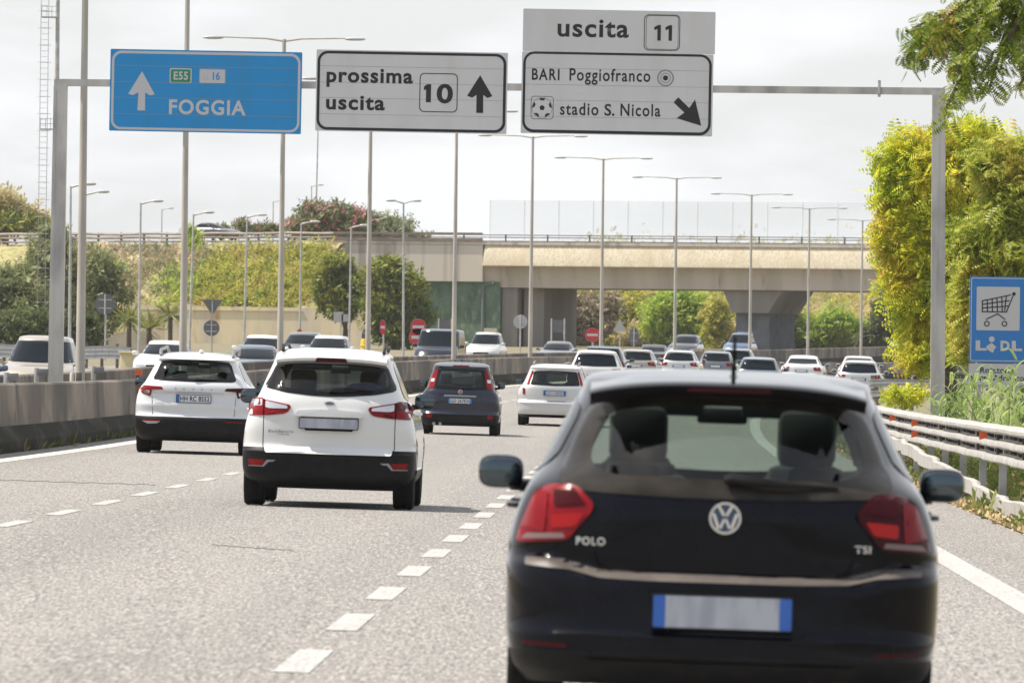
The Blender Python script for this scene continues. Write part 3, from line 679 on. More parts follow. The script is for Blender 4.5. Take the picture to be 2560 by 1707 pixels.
    MB().blob((.30, 1.28, 1.17), (.20, .12, .11), 2.6, 20, 10).build('blue_cushion', M_['bluecloth'], c.root)
    return c

def white_crossover():
    L = 4.38
    c = Car('suv_car', 'larger white SUV with roof rails in the left lane beside the concrete barrier', colour='white2', trimz=.575, cladz=.42,
        W=[(.2, .82), (.28, .89), (.42, .918), (.7, .922), (.85, .908), (1.0, .862), (1.1, .79), (1.3, .69), (1.47, .61)],
        R=[(.2, .2), (.28, .06), (.4, .0), (.53, .0), (.58, .03), (.64, .06), (.76, .045), (.80, .06), (.94, .075), (.98, .045), (1.05, .05), (1.12, .085), (1.42, .32), (1.47, .26)],
        F=front_profile(L, 1.6, 1.05, 1.2, .8), ze=1.47, zt=1.59, p=2.8, rt=1.0, ft=2.3, cr=.42, nr=2.9, ry=.85, wheelbase=2.64, tyre=.34, tw=.225, res=1.15)
    outer = rounded(mirrored([(0, 1.44), (-.3, 1.437), (-.545, 1.42), (-.60, 1.27), (-.655, 1.155), (-.60, 1.135), (0, 1.125)]), .03)
    inner = rounded(mirrored([(0, 1.415), (-.3, 1.412), (-.51, 1.395), (-.56, 1.27), (-.58, 1.18), (0, 1.165)]), .04)
    c.window('rear_window', outer, inner, M_['frit'], M_['gl_dark'])
    fo = rounded(mirrored([(0, 1.45), (-.50, 1.43), (-.70, 1.11), (0, 1.09)]), .06); fi = rounded(mirrored([(0, 1.42), (-.47, 1.40), (-.65, 1.14), (0, 1.12)]), .05)
    c.window('windscreen', fo, fi, M_['frit'], M_['gl_clear'], 'front')
    for sg in (-1, 1):
        so = rounded([(.6, 1.16), (.85, 1.40), (1.3, 1.45), (2.1, 1.44), (2.85, 1.12), (1.8, 1.08)], .06); si = rounded([(.72, 1.18), (.9, 1.36), (1.3, 1.42), (2.05, 1.41), (2.7, 1.14), (1.8, 1.11)], .05)
        c.window('side_window', so, si, M_['frit'], M_['gl_dark'], 'side', sg)
    c.shell(); c.wheels()
    MB().prism(mirrored([(0, 1.468), (-.52, 1.44), (-.545, 1.418), (0, 1.445)]), .20, .30).build('roof_spoiler', M_['trim'], c.root)  # spoiler edge in black: the shadow above the glass put into its colour
    for sg in (-1, 1):
        MB().tube([(sg * .565, .62, 1.53), (sg * .57, .74, 1.615), (sg * .57, 2.3, 1.655), (sg * .55, 2.6, 1.57)], .026, 8).build('roof_rail', M_['badge'], c.root)
        f = (lambda q: q) if sg < 0 else mir
        lamp = rounded([(-.845, 1.055), (-.50, 1.035), (-.475, .995), (-.655, .985), (-.68, .885), (-.82, .925), (-.85, 1.0)], .015)
        o = c.patch('tail_light', f(lamp), M_['red' if sg < 0 else 'red_dark'], off=.014, thick=.03)  # sunlit red on the left lamp, shade painted into the right one
        c.patch('clear_lens', f(rounded([(-.80, .975), (-.69, .972), (-.70, .915), (-.79, .935)], .012)), M_['clear'], off=.019, thick=.007, parent=o)
        o = c.patch('reflector', f(rounded([(-.79, .523), (-.50, .525), (-.51, .505), (-.79, .503)], .006)), M_['red'], off=.008, thick=.012)
        c.patch('bumper_fin', f(rounded([(-.80, .50), (-.50, .50), (-.56, .465), (-.70, .455)], .008)), M_['clear' if sg < 0 else 'trim'], off=.009, thick=.012)  # left fin pale as a painted highlight, right fin plain trim
        c.patch('panel_gap', f([(-.655, .885), (-.648, .885), (-.63, .60), (-.637, .60)]), M_['under'], off=.001, thick=0)
        c.patch('panel_crease', f([(-.47, .94), (-.33, .955), (-.29, .985), (-.28, .982), (-.325, .945), (-.47, .925)]), M_['white2'], off=.012, thick=.014)
    for ch, x in zip('SKODA', (-.285, -.148, -.008, .13, .275)):
        text('badge_letter', ch, x - .016, x + .016, .995, .030, 0, M_['badge'], c.root, .012, 1, 'H', lambda x_, z: c.rear(x_, z, .006))
    c.plate(-.272, .272, .800, .925, 'HH RC 8552', ('l',), 'plate', y=.065)
    text('badge_lettering', 'KAROQ', -.595, -.46, .775, .018, 0, M_['badge'], c.root, .01, 1.2, 'H', lambda x, z: c.rear(x, z, .006))
    P = lambda x, z, o_: Vector(c.rear(x, z, o_))
    MB().tube([P(0, 1.15, .02), P(.03, 1.165, .04), P(.35, 1.16, .02)], [.016, .014, .007], 8).build('rear_wiper', M_['trim'], c.root)
    MB().blob((.05, .9, 1.60), (.035, .08, .03), 2.4, 12, 8).build('antenna', M_['white2'], c.root)
    MB().prism([(-.42, 1.26), (-.32, 1.26), (-.32, 1.35), (-.42, 1.35)], .33, .332).build('window_sticker', M_['warm'], c.root)
    c.mirrors(2.3, 1.09, .20, .16, 'trim', .86)
    c.interior(roofz=1.37)
    return c

def navy_city_car():
    L = 3.65
    c = Car('city_car', 'dark navy city car with upright tail lights at the pillar sides', colour='navy', trimz=.43, cladz=.28,
        W=[(.19, .74), (.28, .80), (.45, .822), (.62, .825), (.78, .81), (.88, .775), (.97, .712), (1.21, .645), (1.43, .575)],
        R=[(.19, .12), (.27, .03), (.4, .0), (.44, .0), (.47, .03), (.50, .05), (.7, .045), (.88, .06), (.95, .08), (1.36, .25), (1.43, .24)],
        F=front_profile(L, 1.53, 1.0, 1.0, .75), ze=1.43, zt=1.525, p=3.0, rt=.8, ft=1.9, cr=.36, nr=3.2, ry=.65, wheelbase=2.3, tyre=.295, tw=.19, res=1.0)
    outer = rounded(mirrored([(0, 1.385), (-.47, 1.365), (-.555, .985), (-.52, .955), (0, .945)]), .04); inner = rounded(mirrored([(0, 1.35), (-.42, 1.335), (-.48, 1.02), (0, .985)]), .05)
    c.window('rear_window', outer, inner, M_['frit'], M_['gl_dark'])
    fo = rounded(mirrored([(0, 1.42), (-.47, 1.40), (-.62, 1.06), (0, 1.04)]), .06); fi = rounded(mirrored([(0, 1.39), (-.44, 1.37), (-.57, 1.08), (0, 1.06)]), .05)
    c.window('windscreen', fo, fi, M_['frit'], M_['gl_clear'], 'front')
    for sg in (-1, 1):
        so = rounded([(.45, 1.02), (.55, 1.36), (1.1, 1.41), (1.75, 1.39), (2.35, 1.05), (1.5, .99)], .06); si = rounded([(.53, 1.05), (.62, 1.33), (1.1, 1.38), (1.7, 1.36), (2.2, 1.06), (1.5, 1.02)], .05)
        c.window('side_window', so, si, M_['frit'], M_['gl_dark'], 'side', sg)
    c.shell(); c.wheels()
    lamp = rounded([(-.535, 1.375), (-.475, 1.375), (-.555, .975), (-.69, .965), (-.665, 1.1), (-.60, 1.25)], .02)
    for sg in (-1, 1):
        f = (lambda q: q) if sg < 0 else mir
        o = c.patch('tail_light', f(lamp), M_['red'], off=.014, thick=.03)
        c.patch('clear_lens', f(rounded([(-.62, 1.17), (-.545, 1.17), (-.56, 1.10), (-.635, 1.10)], .012)), M_['clear'], off=.019, thick=.007, parent=o)
        c.patch('reflector', f(rounded([(-.70, .425), (-.575, .425), (-.575, .345), (-.70, .35)], .012)), M_['red'], off=.01, thick=.012)
    MB().box((0, .16, 1.445), (.34, .05, .028), bev=.006).build('brake_light', M_['red'], c.root)
    c.patch('boot_handle', rounded([(-.345, .835), (.345, .835), (.33, .80), (-.33, .80)], .008), M_['badge'], off=.02, thick=.02)
    yy = c.rear(0, .905)[1]; o = MB().prism(circle(0, .905, .046, 24), yy - .014, yy + .01).build('emblem', M_['chrome'], c.root)
    MB().prism(circle(0, .905, .038, 24), yy - .017, yy).build('emblem_disc', M_['red'], o); text('emblem_letters', 'FIAT', -.03, .03, .892, .028, yy - .018, M_['chrome'], o, .01, 1, 'F')
    c.plate(-.262, .262, .655, .77, 'GD 267KN', ('l', 'r'), 'plate', y=.03)
    P = lambda x, z, o_: Vector(c.rear(x, z, o_))
    MB().tube([P(0, .965, .02), P(.03, .985, .04), P(.32, .975, .02)], [.016, .014, .007], 8).build('rear_wiper', M_['trim'], c.root)
    MB().tube([(-.53, .02, .225), (-.53, .25, .225)], .035, 12).tube([(-.40, .02, .225), (-.40, .25, .225)], .035, 12).build('exhaust_pipe', M_['badge'], c.root)
    MB().tube([(0, .6, 1.525), (0, .5, 1.58)], .006, 6).build('antenna', M_['trim'], c.root)
    c.mirrors(1.95, 1.055, .16, .15, 'trim', .74); c.interior(roofz=1.33)
    return c

def white_estate():
    L = 4.7
    c = Car('estate_car', 'silver white estate car with roof rails and red lights beside its rear window', colour='silver', trimz=.27, cladz=.25,
        W=[(.2, .78), (.3, .85), (.5, .872), (.7, .872), (.84, .85), (.93, .79), (1.05, .72), (1.2, .66), (1.36, .60)],
        R=[(.2, .18), (.28, .04), (.4, .0), (.54, .0), (.57, .03), (.60, .07), (.88, .07), (.95, .09), (1.32, .27), (1.36, .24)],
        F=front_profile(L, 1.47, .95, 1.5, .72), ze=1.36, zt=1.465, p=2.8, rt=1.0, ft=2.5, cr=.40, nr=3.0, ry=.95, wheelbase=2.65, tyre=.31, tw=.2, res=.9)
    outer = rounded(mirrored([(0, 1.305), (-.5, 1.285), (-.585, .965), (0, .945)]), .04); inner = rounded(mirrored([(0, 1.28), (-.46, 1.26), (-.535, .995), (0, .975)]), .05)
    c.window('rear_window', outer, inner, M_['frit'], M_['gl'])
    fo = rounded(mirrored([(0, 1.33), (-.5, 1.31), (-.64, 1.0), (0, .985)]), .06); fi = rounded(mirrored([(0, 1.31), (-.47, 1.29), (-.6, 1.02), (0, 1.0)]), .05)
    c.window('windscreen', fo, fi, M_['frit'], M_['gl_clear'], 'front')
    for sg in (-1, 1):
        so = rounded([(.5, .98), (.7, 1.26), (1.3, 1.33), (2.2, 1.32), (2.85, .98), (1.8, .94)], .06); si = rounded([(.6, 1.0), (.76, 1.23), (1.3, 1.3), (2.1, 1.29), (2.65, 1.0), (1.8, .97)], .05)
        c.window('side_window', so, si, M_['frit'], M_['gl'], 'side', sg)
    c.shell(); c.wheels()
    for sg in (-1, 1):
        f = (lambda q: q) if sg < 0 else mir
        c.patch('tail_light', f(rounded([(-.555, 1.29), (-.515, 1.285), (-.60, .965), (-.665, .965)], .01)), M_['red'], off=.014, thick=.03)
        c.patch('lower_tail_light', f(rounded([(-.76, .88), (-.70, .88), (-.695, .73), (-.75, .73)], .012)), M_['red'], off=.012, thick=.02)
        MB().tube([(sg * .52, .85, 1.43), (sg * .53, .95, 1.49), (sg * .53, 2.4, 1.51), (sg * .52, 2.6, 1.45)], .018, 8).build('roof_rail', M_['badge'], c.root)
    c.plate(-.26, .26, .715, .83, None, ('l', 'r'), 'plate_dull', y=.05)
    c.patch('bumper_step', rounded([(-.84, .56), (.84, .56), (.84, .53), (-.84, .53)], .01), M_['silver'], off=.015, thick=.02)
    c.mirrors(2.75, 1.02, .17, .13, 'trim', .80); c.interior(roofz=1.24)
    return c
# ------------------------------------------------------------------ the setting
ASPH = mat('worn_asphalt', (.258, .240, .219), .85, noise=[(.22, (.305, .288, .268), 4, .35, .7), (1.1, (.245, .232, .218), 4, .45, .8), (.55, (.195, .185, .174), 3, .50, .70, (1, .006, 1)), (.9, (.20, .19, .178), 5, .60, .74, (1, .05, 1)), (50, (.40, .375, .34), 2, .48, .63, (1, .08, 1)), (68, (.095, .088, .086), 2, .51, .67, (1, .08, 1)), (46, (.14, .13, .125), 2, .53, .68, (1, .075, 1))], stretch=(1, .10, 1))
LINE = mat('road_marking', (.46, .45, .43), .7, noise=[(40, (.29, .275, .255), 3, .50, .66), (3, (.38, .365, .345), 4, .45, .8)], stretch=(1, .12, 1))
SOIL = mat('dry_soil', (.22, .18, .12), .95, noise=[(1.2, (.12, .12, .05), 5, .35, .7), (7, (.34, .28, .19), 4, .5, .8)], bump=(5, .6, .05))
CONC = mat('stained_concrete', (.21, .175, .14), .9, noise=[(.45, (.08, .07, .06), 3, .45, .58), (1.3, (.31, .265, .215), 4, .5, .68), (3.5, (.07, .06, .05), 5, .52, .7)], stretch=(1.0, .22, .25), bump=(14, .25, .01))
GRIME_SHADE = mat('grimy_shaded_concrete', (.018, .017, .013), .95, spec=.2, noise=[(.8, (.095, .088, .073), 5, .54, .74), (2.5, (.018, .024, .010), 4, .5, .7)], stretch=(1, .4, 1), bump=(8, .4, .02))  # barrier foot: grime, with the shade at its base put into the colour
LINEY = mat('aged_marking', (.74, .68, .55), .7, noise=(3, (.52, .47, .38), 4, .45, .8), stretch=(1, .12, 1))
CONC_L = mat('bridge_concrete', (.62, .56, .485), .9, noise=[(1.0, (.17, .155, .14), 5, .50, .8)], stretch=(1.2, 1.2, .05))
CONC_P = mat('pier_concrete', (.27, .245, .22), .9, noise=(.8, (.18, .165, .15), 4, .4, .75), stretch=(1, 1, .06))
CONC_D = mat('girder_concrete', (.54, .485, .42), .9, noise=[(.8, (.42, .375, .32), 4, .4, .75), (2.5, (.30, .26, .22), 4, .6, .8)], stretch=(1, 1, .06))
FASC = mat('fascia_concrete', (.70, .62, .46), .85, noise=[(.6, (.55, .43, .28), 4, .45, .75), (6, (.50, .44, .33), 2, .4, .7)], stretch=(1.5, 1.5, .1))
WALLB = mat('ochre_wall', (.74, .63, .42), .9, noise=[(.5, (.54, .48, .38), 5, .42, .65), (.9, (.42, .27, .12), 4, .55, .75)], stretch=(1, 1, .3))
GALV = mat('galvanised_steel', (.52, .52, .51), .5, .2, noise=(3, (.36, .355, .34), 4, .35, .7))
RAILM = mat('pale_guardrail', (.50, .48, .45), .5, .25, noise=[(3, (.36, .335, .30), 5, .4, .75), (9, (.24, .16, .10), 4, .60, .78)])
RAILD = mat('weathered_rail', (.13, .115, .10), .8, noise=(3, (.07, .06, .055), 4, .4, .7))
POLE = mat('pole_paint', (.52, .48, .42), .6, .1, noise=(2, (.33, .31, .28), 4, .4, .75), stretch=(1, 1, .3))
GANT = mat('gantry_steel', (.58, .56, .52), .55, .2, noise=(2.5, (.30, .295, .29), 4, .4, .75), stretch=(1, 1, .35))

def strip(name, x0, x1, y0, y1, dz, m, dy=4.0, nx=1, crossfall=True):
    ys = list(np.arange(y0, y1, dy)) + [y1]; V = []; F = []
    for y in ys:
        for i in range(nx + 1):
            x = x0 + (x1 - x0) * i / nx + sh(y); V.append((x, y, gz(x, y) + dz))
    n = nx + 1
    F = [(k * n + i, k * n + i + 1, (k + 1) * n + i + 1, (k + 1) * n + i) for k in range(len(ys) - 1) for i in range(nx)]
    o = MB().add(V, F).build(name, m, None, True); return o

tag(strip('road', -10.6, 3.75, -15, 790, 0, ASPH, 4, 6), kind='structure'); tag(strip('oncoming_road', -28, -11.2, 60, 790, 0, ASPH, 4, 5), kind='structure')
g = MB(); ys = list(range(-60, 820, 20)) + [1000, 1500, 2500, 4500]; xs = [-3000, -400, -120, -60, -30, -11.8, -10.9, 3.7, 12, 40, 90, 200, 3000]
for y in ys:
    for x in xs: g.v.append((x + (sh(y) if -40 < x < 20 else 0), y, (rise(y) if x < -11.5 else rise_right(y)) - .02 * max(-30, min(6, x)) - (.08 if x < 3.6 else .05)))
n = len(xs)
g.f = [(k * n + i, k * n + i + 1, (k + 1) * n + i + 1, (k + 1) * n + i) for k in range(len(ys) - 1) for i in range(n - 1)]
tag(g.build('ground', SOIL), kind='structure')

# markings: dashes of 3 m with 3 m gaps on both lane lines, solid edge lines
dash = MB()
def dashes(x, w_, y0, y1, ph):
    y = y0 + ph
    while y < y1:
        V = []
        for k in range(3):
            yy = y + 1.5 * k
            for q in (-w_ / 2, w_ / 2):
                X = x + q + sh(yy); V.append((X, yy, gz(X, yy) + .004))
        dash.add(V, [(0, 1, 3, 2), (2, 3, 5, 4)]); y += 6
dashes(-1.62, .17, 20, 420, 4.6); dashes(-5.4, .15, 20, 420, 4.6)
tag(dash.build('lane_dashes', LINE), kind='structure')
tag(strip('edge_line', 2.37, 2.62, 10, 400, .004, LINE), kind='structure')
tag(strip('median_edge_line', -8.98, -8.70, 10, 420, .004, LINEY), kind='structure')
tag(strip('verge', 3.75, 5.6, 10, 300, .012, SOIL, 3, 3), kind='structure')
cr_ = MB(); CRK = mat('crack_sealant', (.10, .095, .09), .8)
for px, py, pX, pY in ((530, 1362, 735, 1376), (-20, 1199, 390, 1212)):
    for k in range(24):
        a = [px + (pX - px) * (k + q) / 24 for q in (0, 1)]; b = [py + (pY - py) * (k + q) / 24 + (1.1 * math.sin(k * 1.7) if q else 1.1 * math.sin((k - 1) * 1.7)) for q in (0, 1)]
        P = []
        for q in (0, 1):
            for d in (-.55, .55):
                y = 40.0
                for _ in range(40):
                    p = at(a[q], b[q] + d, y); y *= (1.42 - gz(p.x, y)) / (1.42 - p.z)
                P.append((p.x, y, gz(p.x, y) + .003))
        cr_.add(P, [(0, 1, 3, 2)])
tag(cr_.build('asphalt_cracks', CRK), kind='structure')

def sweep(prof, xoff, y0, y1, dy=3.0, zf=None, closed=True):
    """Carry an (x, z) profile along the road."""
    ys = list(np.arange(y0, y1, dy)) + [y1]; n = len(prof); V = []
    for y in ys:
        x = xoff(y) if callable(xoff) else xoff + sh(y)
        z = zf(x, y) if zf else gz(x, y)
        V += [(x + a, y, z + b) for a, b in prof]
    F = [(k * n + i, k * n + (i + 1) % n, (k + 1) * n + (i + 1) % n, (k + 1) * n + i) for k in range(len(ys) - 1) for i in range(n if closed else n - 1)]
    if closed: F += [tuple(range(n)), tuple((len(ys) - 1) * n + i for i in range(n))]
    return V, F

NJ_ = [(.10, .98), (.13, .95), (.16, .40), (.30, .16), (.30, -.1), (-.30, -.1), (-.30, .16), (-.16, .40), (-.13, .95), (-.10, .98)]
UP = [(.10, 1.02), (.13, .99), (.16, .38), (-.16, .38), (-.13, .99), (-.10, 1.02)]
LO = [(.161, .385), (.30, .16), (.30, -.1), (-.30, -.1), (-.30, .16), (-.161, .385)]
for nm, X, lab in (('concrete_barrier', -9.72, 'stained grey concrete barrier along the left lane, nearer of the pair'), ('concrete_barrier', -12.3, 'far concrete barrier of the pair behind the median poles, facing oncoming cars')):
    r = thing(nm, lab, 'barrier', (X, 100, gz(X, 100)), group='concrete median barriers')
    def rel(V): return [(a - X, b - 100, c - gz(X, 100)) for a, b, c in V]
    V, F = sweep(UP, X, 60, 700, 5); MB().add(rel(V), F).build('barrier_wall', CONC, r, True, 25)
    V, F = sweep(LO, X, 60, 700, 5); MB().add(rel(V), F).build('barrier_foot', GRIME_SHADE, r, True, 25)
tag(strip('median_soil', -12.05, -9.9, 40, 700, .012, SOIL, 5), kind='structure')

# weeds and dust at the foot of the near barrier
gr = np.random.default_rng(5)
WEED = leafmat('weed_leaves', [(0, (.07, .10, .03)), (.5, (.13, .16, .05)), (.8, (.25, .22, .09)), (1, (.33, .27, .14))])
LEAFQ = ([(-.5, 0, 0), (0, -.12 * 0, 0), (.5, 0, 0), (0, 1, 0)], [(0, 1, 2, 3)])
BLADE = ([(-.08, 0, 0), (.08, 0, 0), (.06, .55, .05), (-.06, .55, .05), (0, 1, .18)], None)
def quad_leaf(w_=.5): return [(0, 0, 0), (w_ / 2, .45, 0), (0, 1, .06), (-w_ / 2, .45, 0)], [(0, 1, 2, 3)]
N = 700; yy = gr.uniform(85, 330, N); cl = np.round(yy / 3.1) * 3.1 + gr.normal(size=N) * .35
P = np.array([(-9.40 + sh(y) + gr.normal() * .03, y, gz(-9.40 + sh(y), y)) for y in cl]); tv, tf = quad_leaf(.25)
tag(scatter_mesh('barrier_weeds', tv, tf, rand_mats(N, .16, .3, gr, .3, -1.6), P, WEED), kind='stuff')

# delineators on the barriers
def delineator(px, py, Y, w_, h, post, label, kind):
    p = at(px, py, Y); r = thing('delineator', label, 'delineator', p, group='small plates and reflectors on the barriers')
    if kind == 'plate':
        MB().box((w_ * .2, -.03, 0), (w_, .02, h), bev=.006).build('plate_panel', mat('plate_grey', (.20, .20, .215), .6) if 'plate_grey' not in MATS else MATS['plate_grey'], r)
        MB().tube([(-w_ * .38, 0, h * .6), (-w_ * .38, 0, -post)], .045, 8).build('bracket', GALV, r)
    elif kind == 'bollard':
        MB().tube([(0, 0, -post), (0, 0, h / 2 - .03), (0, 0, h / 2)], (w_ / 2, w_ / 2, w_ / 3), 12).build('marker_post', mat('marker_white', (.6, .57, .5), .6), r)
        MB().box((.12, .02, -.1), (.1, .06, .4), bev=.01).build('bracket', RAILD, r)
    else:
        MB().prism(roundrect(-w_ / 2, -h / 2, w_ / 2, h / 2, .02, 3), -.025, .02).build('reflector_plate', M_['orange'], r)
        MB().box((-w_ * .1, .035, -h * .2), (w_ * .5, .03, h * 1.3)).build('bracket', RAILD, r)
    return r
delineator(27, 942, 122, .17, .115, .22, 'grey square plate on bracket above the barrier at the picture edge', 'plate')
delineator(27, 991, 122, .18, .13, .06, 'grey square plate fixed low on the barrier face at the picture edge', 'plate')
delineator(102, 930, 142, .2, .12, .2, 'grey square plate on the far barrier beside the gantry post', 'plate')
delineator(243, 925, 158, .2, .13, .2, 'light grey square plate on the far barrier beside the first light pole', 'plate')
delineator(180, 945, 141, .08, .2, .15, 'short pale marker post on the barrier between gantry post and light pole', 'bollard')
delineator(189, 985, 142, .05, .12, 0, 'small worn orange reflector on the barrier face', 'orange')
delineator(346, 931, 150, .14, .11, 0, 'large upper orange reflector plate on the barrier behind the white SUV', 'orange')
delineator(346, 972, 150, .14, .11, 0, 'large lower orange reflector plate on the barrier behind the white SUV', 'orange')
for i, (px, py, Y) in enumerate(((1937, 900, 520), (2092, 896, 540), (2230, 895, 560))):
    delineator(px, py, Y, .28, .28, 0, ('orange reflector on the far barrier left of the white saloon', 'orange reflector on the far barrier right of the white saloon', 'orange reflector on the far barrier nearest the yellow tree')[i], 'orange')

# ------------------------------------------------------------------ guardrails
TW = [(.16, 1.0), (.0, 1.0), (-.05, .99), (-.07, .97), (-.07, .935), (-.06, .92), (.05, .905), (.05, .835), (-.05, .82), (-.06, .80), (-.06, .765), (-.05, .75), (.05, .735), (.05, .665), (-.05, .65), (-.06, .63), (-.06, .585), (-.05, .57), (.04, .555), (.08, .555), (.08, .98), (.16, .98)]
gx = 4.15
r = thing('guardrail', 'pale triple wave guardrail with orange reflectors along the right shoulder', 'guardrail', (gx, 100, gz(gx, 100)))
Z0 = gz(gx, 100); REL = lambda V: [(a - gx, b - 100, c - Z0) for a, b, c in V]
wob = lambda y: gx + sh(y) + .022 * math.sin(y * .9) + .012 * math.sin(y * 2.3)
V, F = sweep(TW, wob, 62, 205, .6); MB().add(REL(V), F).build('rail', RAILM, r, True, 30)
b = MB()
for k in range(1150):
    y = 62.05 + k * .124
    if k % 9 == 8: continue
    for zz in (.87, .70):
        x = wob(y); b.box((x - gx + .048, y - 100, gz(x, y) - Z0 + zz), (.008, .035, .045))
b.build('slots', mat('slot_shadow', (.03, .028, .026), .9), r, False)
for k in range(22):
    y = 63 + k * 6.4; x = wob(y); z = gz(x, y) - Z0
    MB().box((x - gx + .10, y - 100, z + .40), (.09, .06, 1.1)).build('post', GALV, r)
    MB().box((x - gx + .05, y - 100, z + .74), (.06, .14, .30)).build('spacer', RAILD, r)
def onrail(px, lev):
    y = 100.0
    for _ in range(60):
        p = at(px, 1050, y); y *= (wob(y) - .06) / p.x
    return y
for px, lv in ((2231, .87), (2287, .87), (2287, .70), (2459, .87)):
    y = onrail(px, lv); x = wob(y)
    MB().add([(x - gx - .11, y - 100, gz(x, y) - Z0 + lv + .062), (x - gx - .11, y - 100, gz(x, y) - Z0 + lv - .055), (x - gx - .01, y - 100, gz(x, y) - Z0 + lv - .03), (x - gx - .01, y - 100, gz(x, y) - Z0 + lv + .03)] +
             [(x - gx - .11, y - 99.98, gz(x, y) - Z0 + lv + .062), (x - gx - .11, y - 99.98, gz(x, y) - Z0 + lv - .055), (x - gx - .01, y - 99.98, gz(x, y) - Z0 + lv - .03), (x - gx - .01, y - 99.98, gz(x, y) - Z0 + lv + .03)],
             [(0, 1, 2, 3), (7, 6, 5, 4), (0, 4, 5, 1), (1, 5, 6, 2), (2, 6, 7, 3), (3, 7, 4, 0)]).build('reflector', M_['orange'], r, False)
lowz = lambda x, y: gz(x, y) + (.12 if y < 92 else .12 + .36 * min(1, (y - 92) / 34) if y < 126 else .48) + .012 * math.sin(y * 1.4)
V, F = sweep([(-.16, .085), (-.10, .10), (-.06, .085), (-.06, -.085), (-.10, -.10), (-.16, -.085)], wob, 62, 150, .8, lowz); MB().add(REL(V), F).build('lower_rail', RAILM, r, True, 30)

def cross_rail(name, label, pts, prof_h, ztop, m, posts, group=None, thick=.06, waves=3, postm=None):
    """A straight guardrail through world points: wavy bands between posts."""
    A, B = Vector(pts[0]), Vector(pts[1]); r = thing(name, label, 'guardrail', A, group=group); d = (B - A); L = d.length; d.normalize()
    nrm = Vector((d.y, -d.x, 0)).normalized(); m_ = MB()
    prof = []
    for k in range(waves * 4 + 1):
        prof.append((thick * (.5 + .5 * math.cos(k * math.pi / 2 * 1.0)), ztop - prof_h * k / (waves * 4)))
    back = [(-.02, z) for _, z in reversed(prof)]; P = prof + back; n = len(P); S = max(2, int(L / 2)); V = []
    for s_ in range(S + 1):
        q = d * (L * s_ / S) + Vector((0, 0, .02 * math.sin(s_ * 1.3)))
        V += [q + nrm * a + Vector((0, 0, b_)) for a, b_ in P]
    m_.add(V, [(k * n + i, k * n + (i + 1) % n, (k + 1) * n + (i + 1) % n, (k + 1) * n + i) for k in range(S) for i in range(n)] + [tuple(range(n)), tuple(S * n + i for i in range(n))])
    m_.build('rail', m, r, True, 30)
    for k in range(posts):
        q = d * (L * (k + .3) / posts) - nrm * .1
        MB().box(q + Vector((0, 0, ztop / 2 + .06)), (.14, .10, ztop + .12), rz=math.atan2(d.y, d.x)).build('post', postm or m, r)
    return r
a, b_ = at(2172, 972, 228), at(2312, 968, 246)
r = cross_rail('guardrail', 'dull guardrail of the exit ramp beyond the black hatchback', ((a.x, 228, a.z - .35), (b_.x + 2.5, 246, b_.z - .35)), .26, .62, GALV, 6, waves=2, postm=RAILD)
a, b_ = at(2172, 1000, 222), at(2300, 996, 240)
cross_rail('guardrail', 'second lower rail of the exit ramp among yellow weeds', ((a.x, 222, a.z - .3), (b_.x + 2.5, 240, b_.z - .3)), .16, .55, GALV, 4, waves=1, postm=RAILD)
a, b_ = at(-40, 910, 300), at(325, 913, 327)
cross_rail('guardrail', 'grey weathered guardrail on the far side of the oncoming lanes', ((a.x, 300, a.z - .45), (b_.x, 327, b_.z - .45)), .50, 1.2, GALV, 9, postm=RAILD)

# ------------------------------------------------------------------ sign gantry and its signs
GY = 148.0; S_ = GY / FPX
gl_, grr = at(152, 207, GY), at(2346, 229, GY)
r = thing('sign_gantry', 'grey steel portal gantry spanning the carriageway and carrying three road signs', 'gantry', (0, GY, 0))
def post(px_top, py_top, px_bot, w_):
    t, bt = at(px_top, py_top, GY), at(px_bot, 950, GY); b0 = Vector((bt.x, GY, gz(bt.x, GY) - .1)); m = MB()
    rt = t - Vector((0, GY, 0)); rb = b0 - Vector((0, GY, 0))
    V = []
    for c, k in ((rb, 1.12), (rt, 1.0)):
        q = w_ / 2 * k
        V += [c + Vector((sx * q, sy * q, 0)) for sx, sy in ((-1, -1), (-.93, -1.0), (.93, -1), (1, -1), (1, 1), (-1, 1))]
    m.add(V, [(i, (i + 1) % 6, 6 + (i + 1) % 6, 6 + i) for i in range(6)] + [(5, 4, 3, 2, 1, 0), (6, 7, 8, 9, 10, 11)])
    m.box((rb.x - .05, -.01, (rb.z + rt.z) / 2), (.012, w_ * 1.06, (rt.z - rb.z) * .98)); m.box((rb.x, 0, rb.z + .12), (w_ * 1.8, w_ * 1.8, .06))
    return m.build('post', GANT, r, False)
post(152, 215, 138, .245); post(2347, 236, 2346, .24)
bm_ = MB(); A, B = gl_ - Vector((0, GY, 0)), grr - Vector((0, GY, 0)); d = (B - A).normalized()
ang = -math.atan2(B.z - A.z, B.x - A.x)
bm_.box((A + B) / 2, ((B - A).length + .24, .15, .13), rot=Matrix.Rotation(ang, 3, 'Y')); bm_.build('beam', GANT, r, False)
for px in (2198,):
    q = at(px, 222, GY) - Vector((0, GY, 0)); MB().box(q, (.05, .26, .30), rot=Matrix.Rotation(ang, 3, 'Y')).tube([q + Vector((0, -.14, -.1)), q + Vector((0, -.14, .1))], .02, 6).build('beam_flange', GALV, r)
SG = mat('sign_white_film', (.66, .655, .66), .45, noise=[(2, (.63, .625, .63), 3, .3, .7), (1.1, (.60, .59, .575), 4, .5, .75, (2, 1, .3))]); SB = mat('sign_blue_film', (.008, .275, .64), .4, noise=[(2, (.007, .26, .60), 3, .3, .7), (1.1, (.015, .25, .54), 4, .5, .78, (2, 1, .3))])
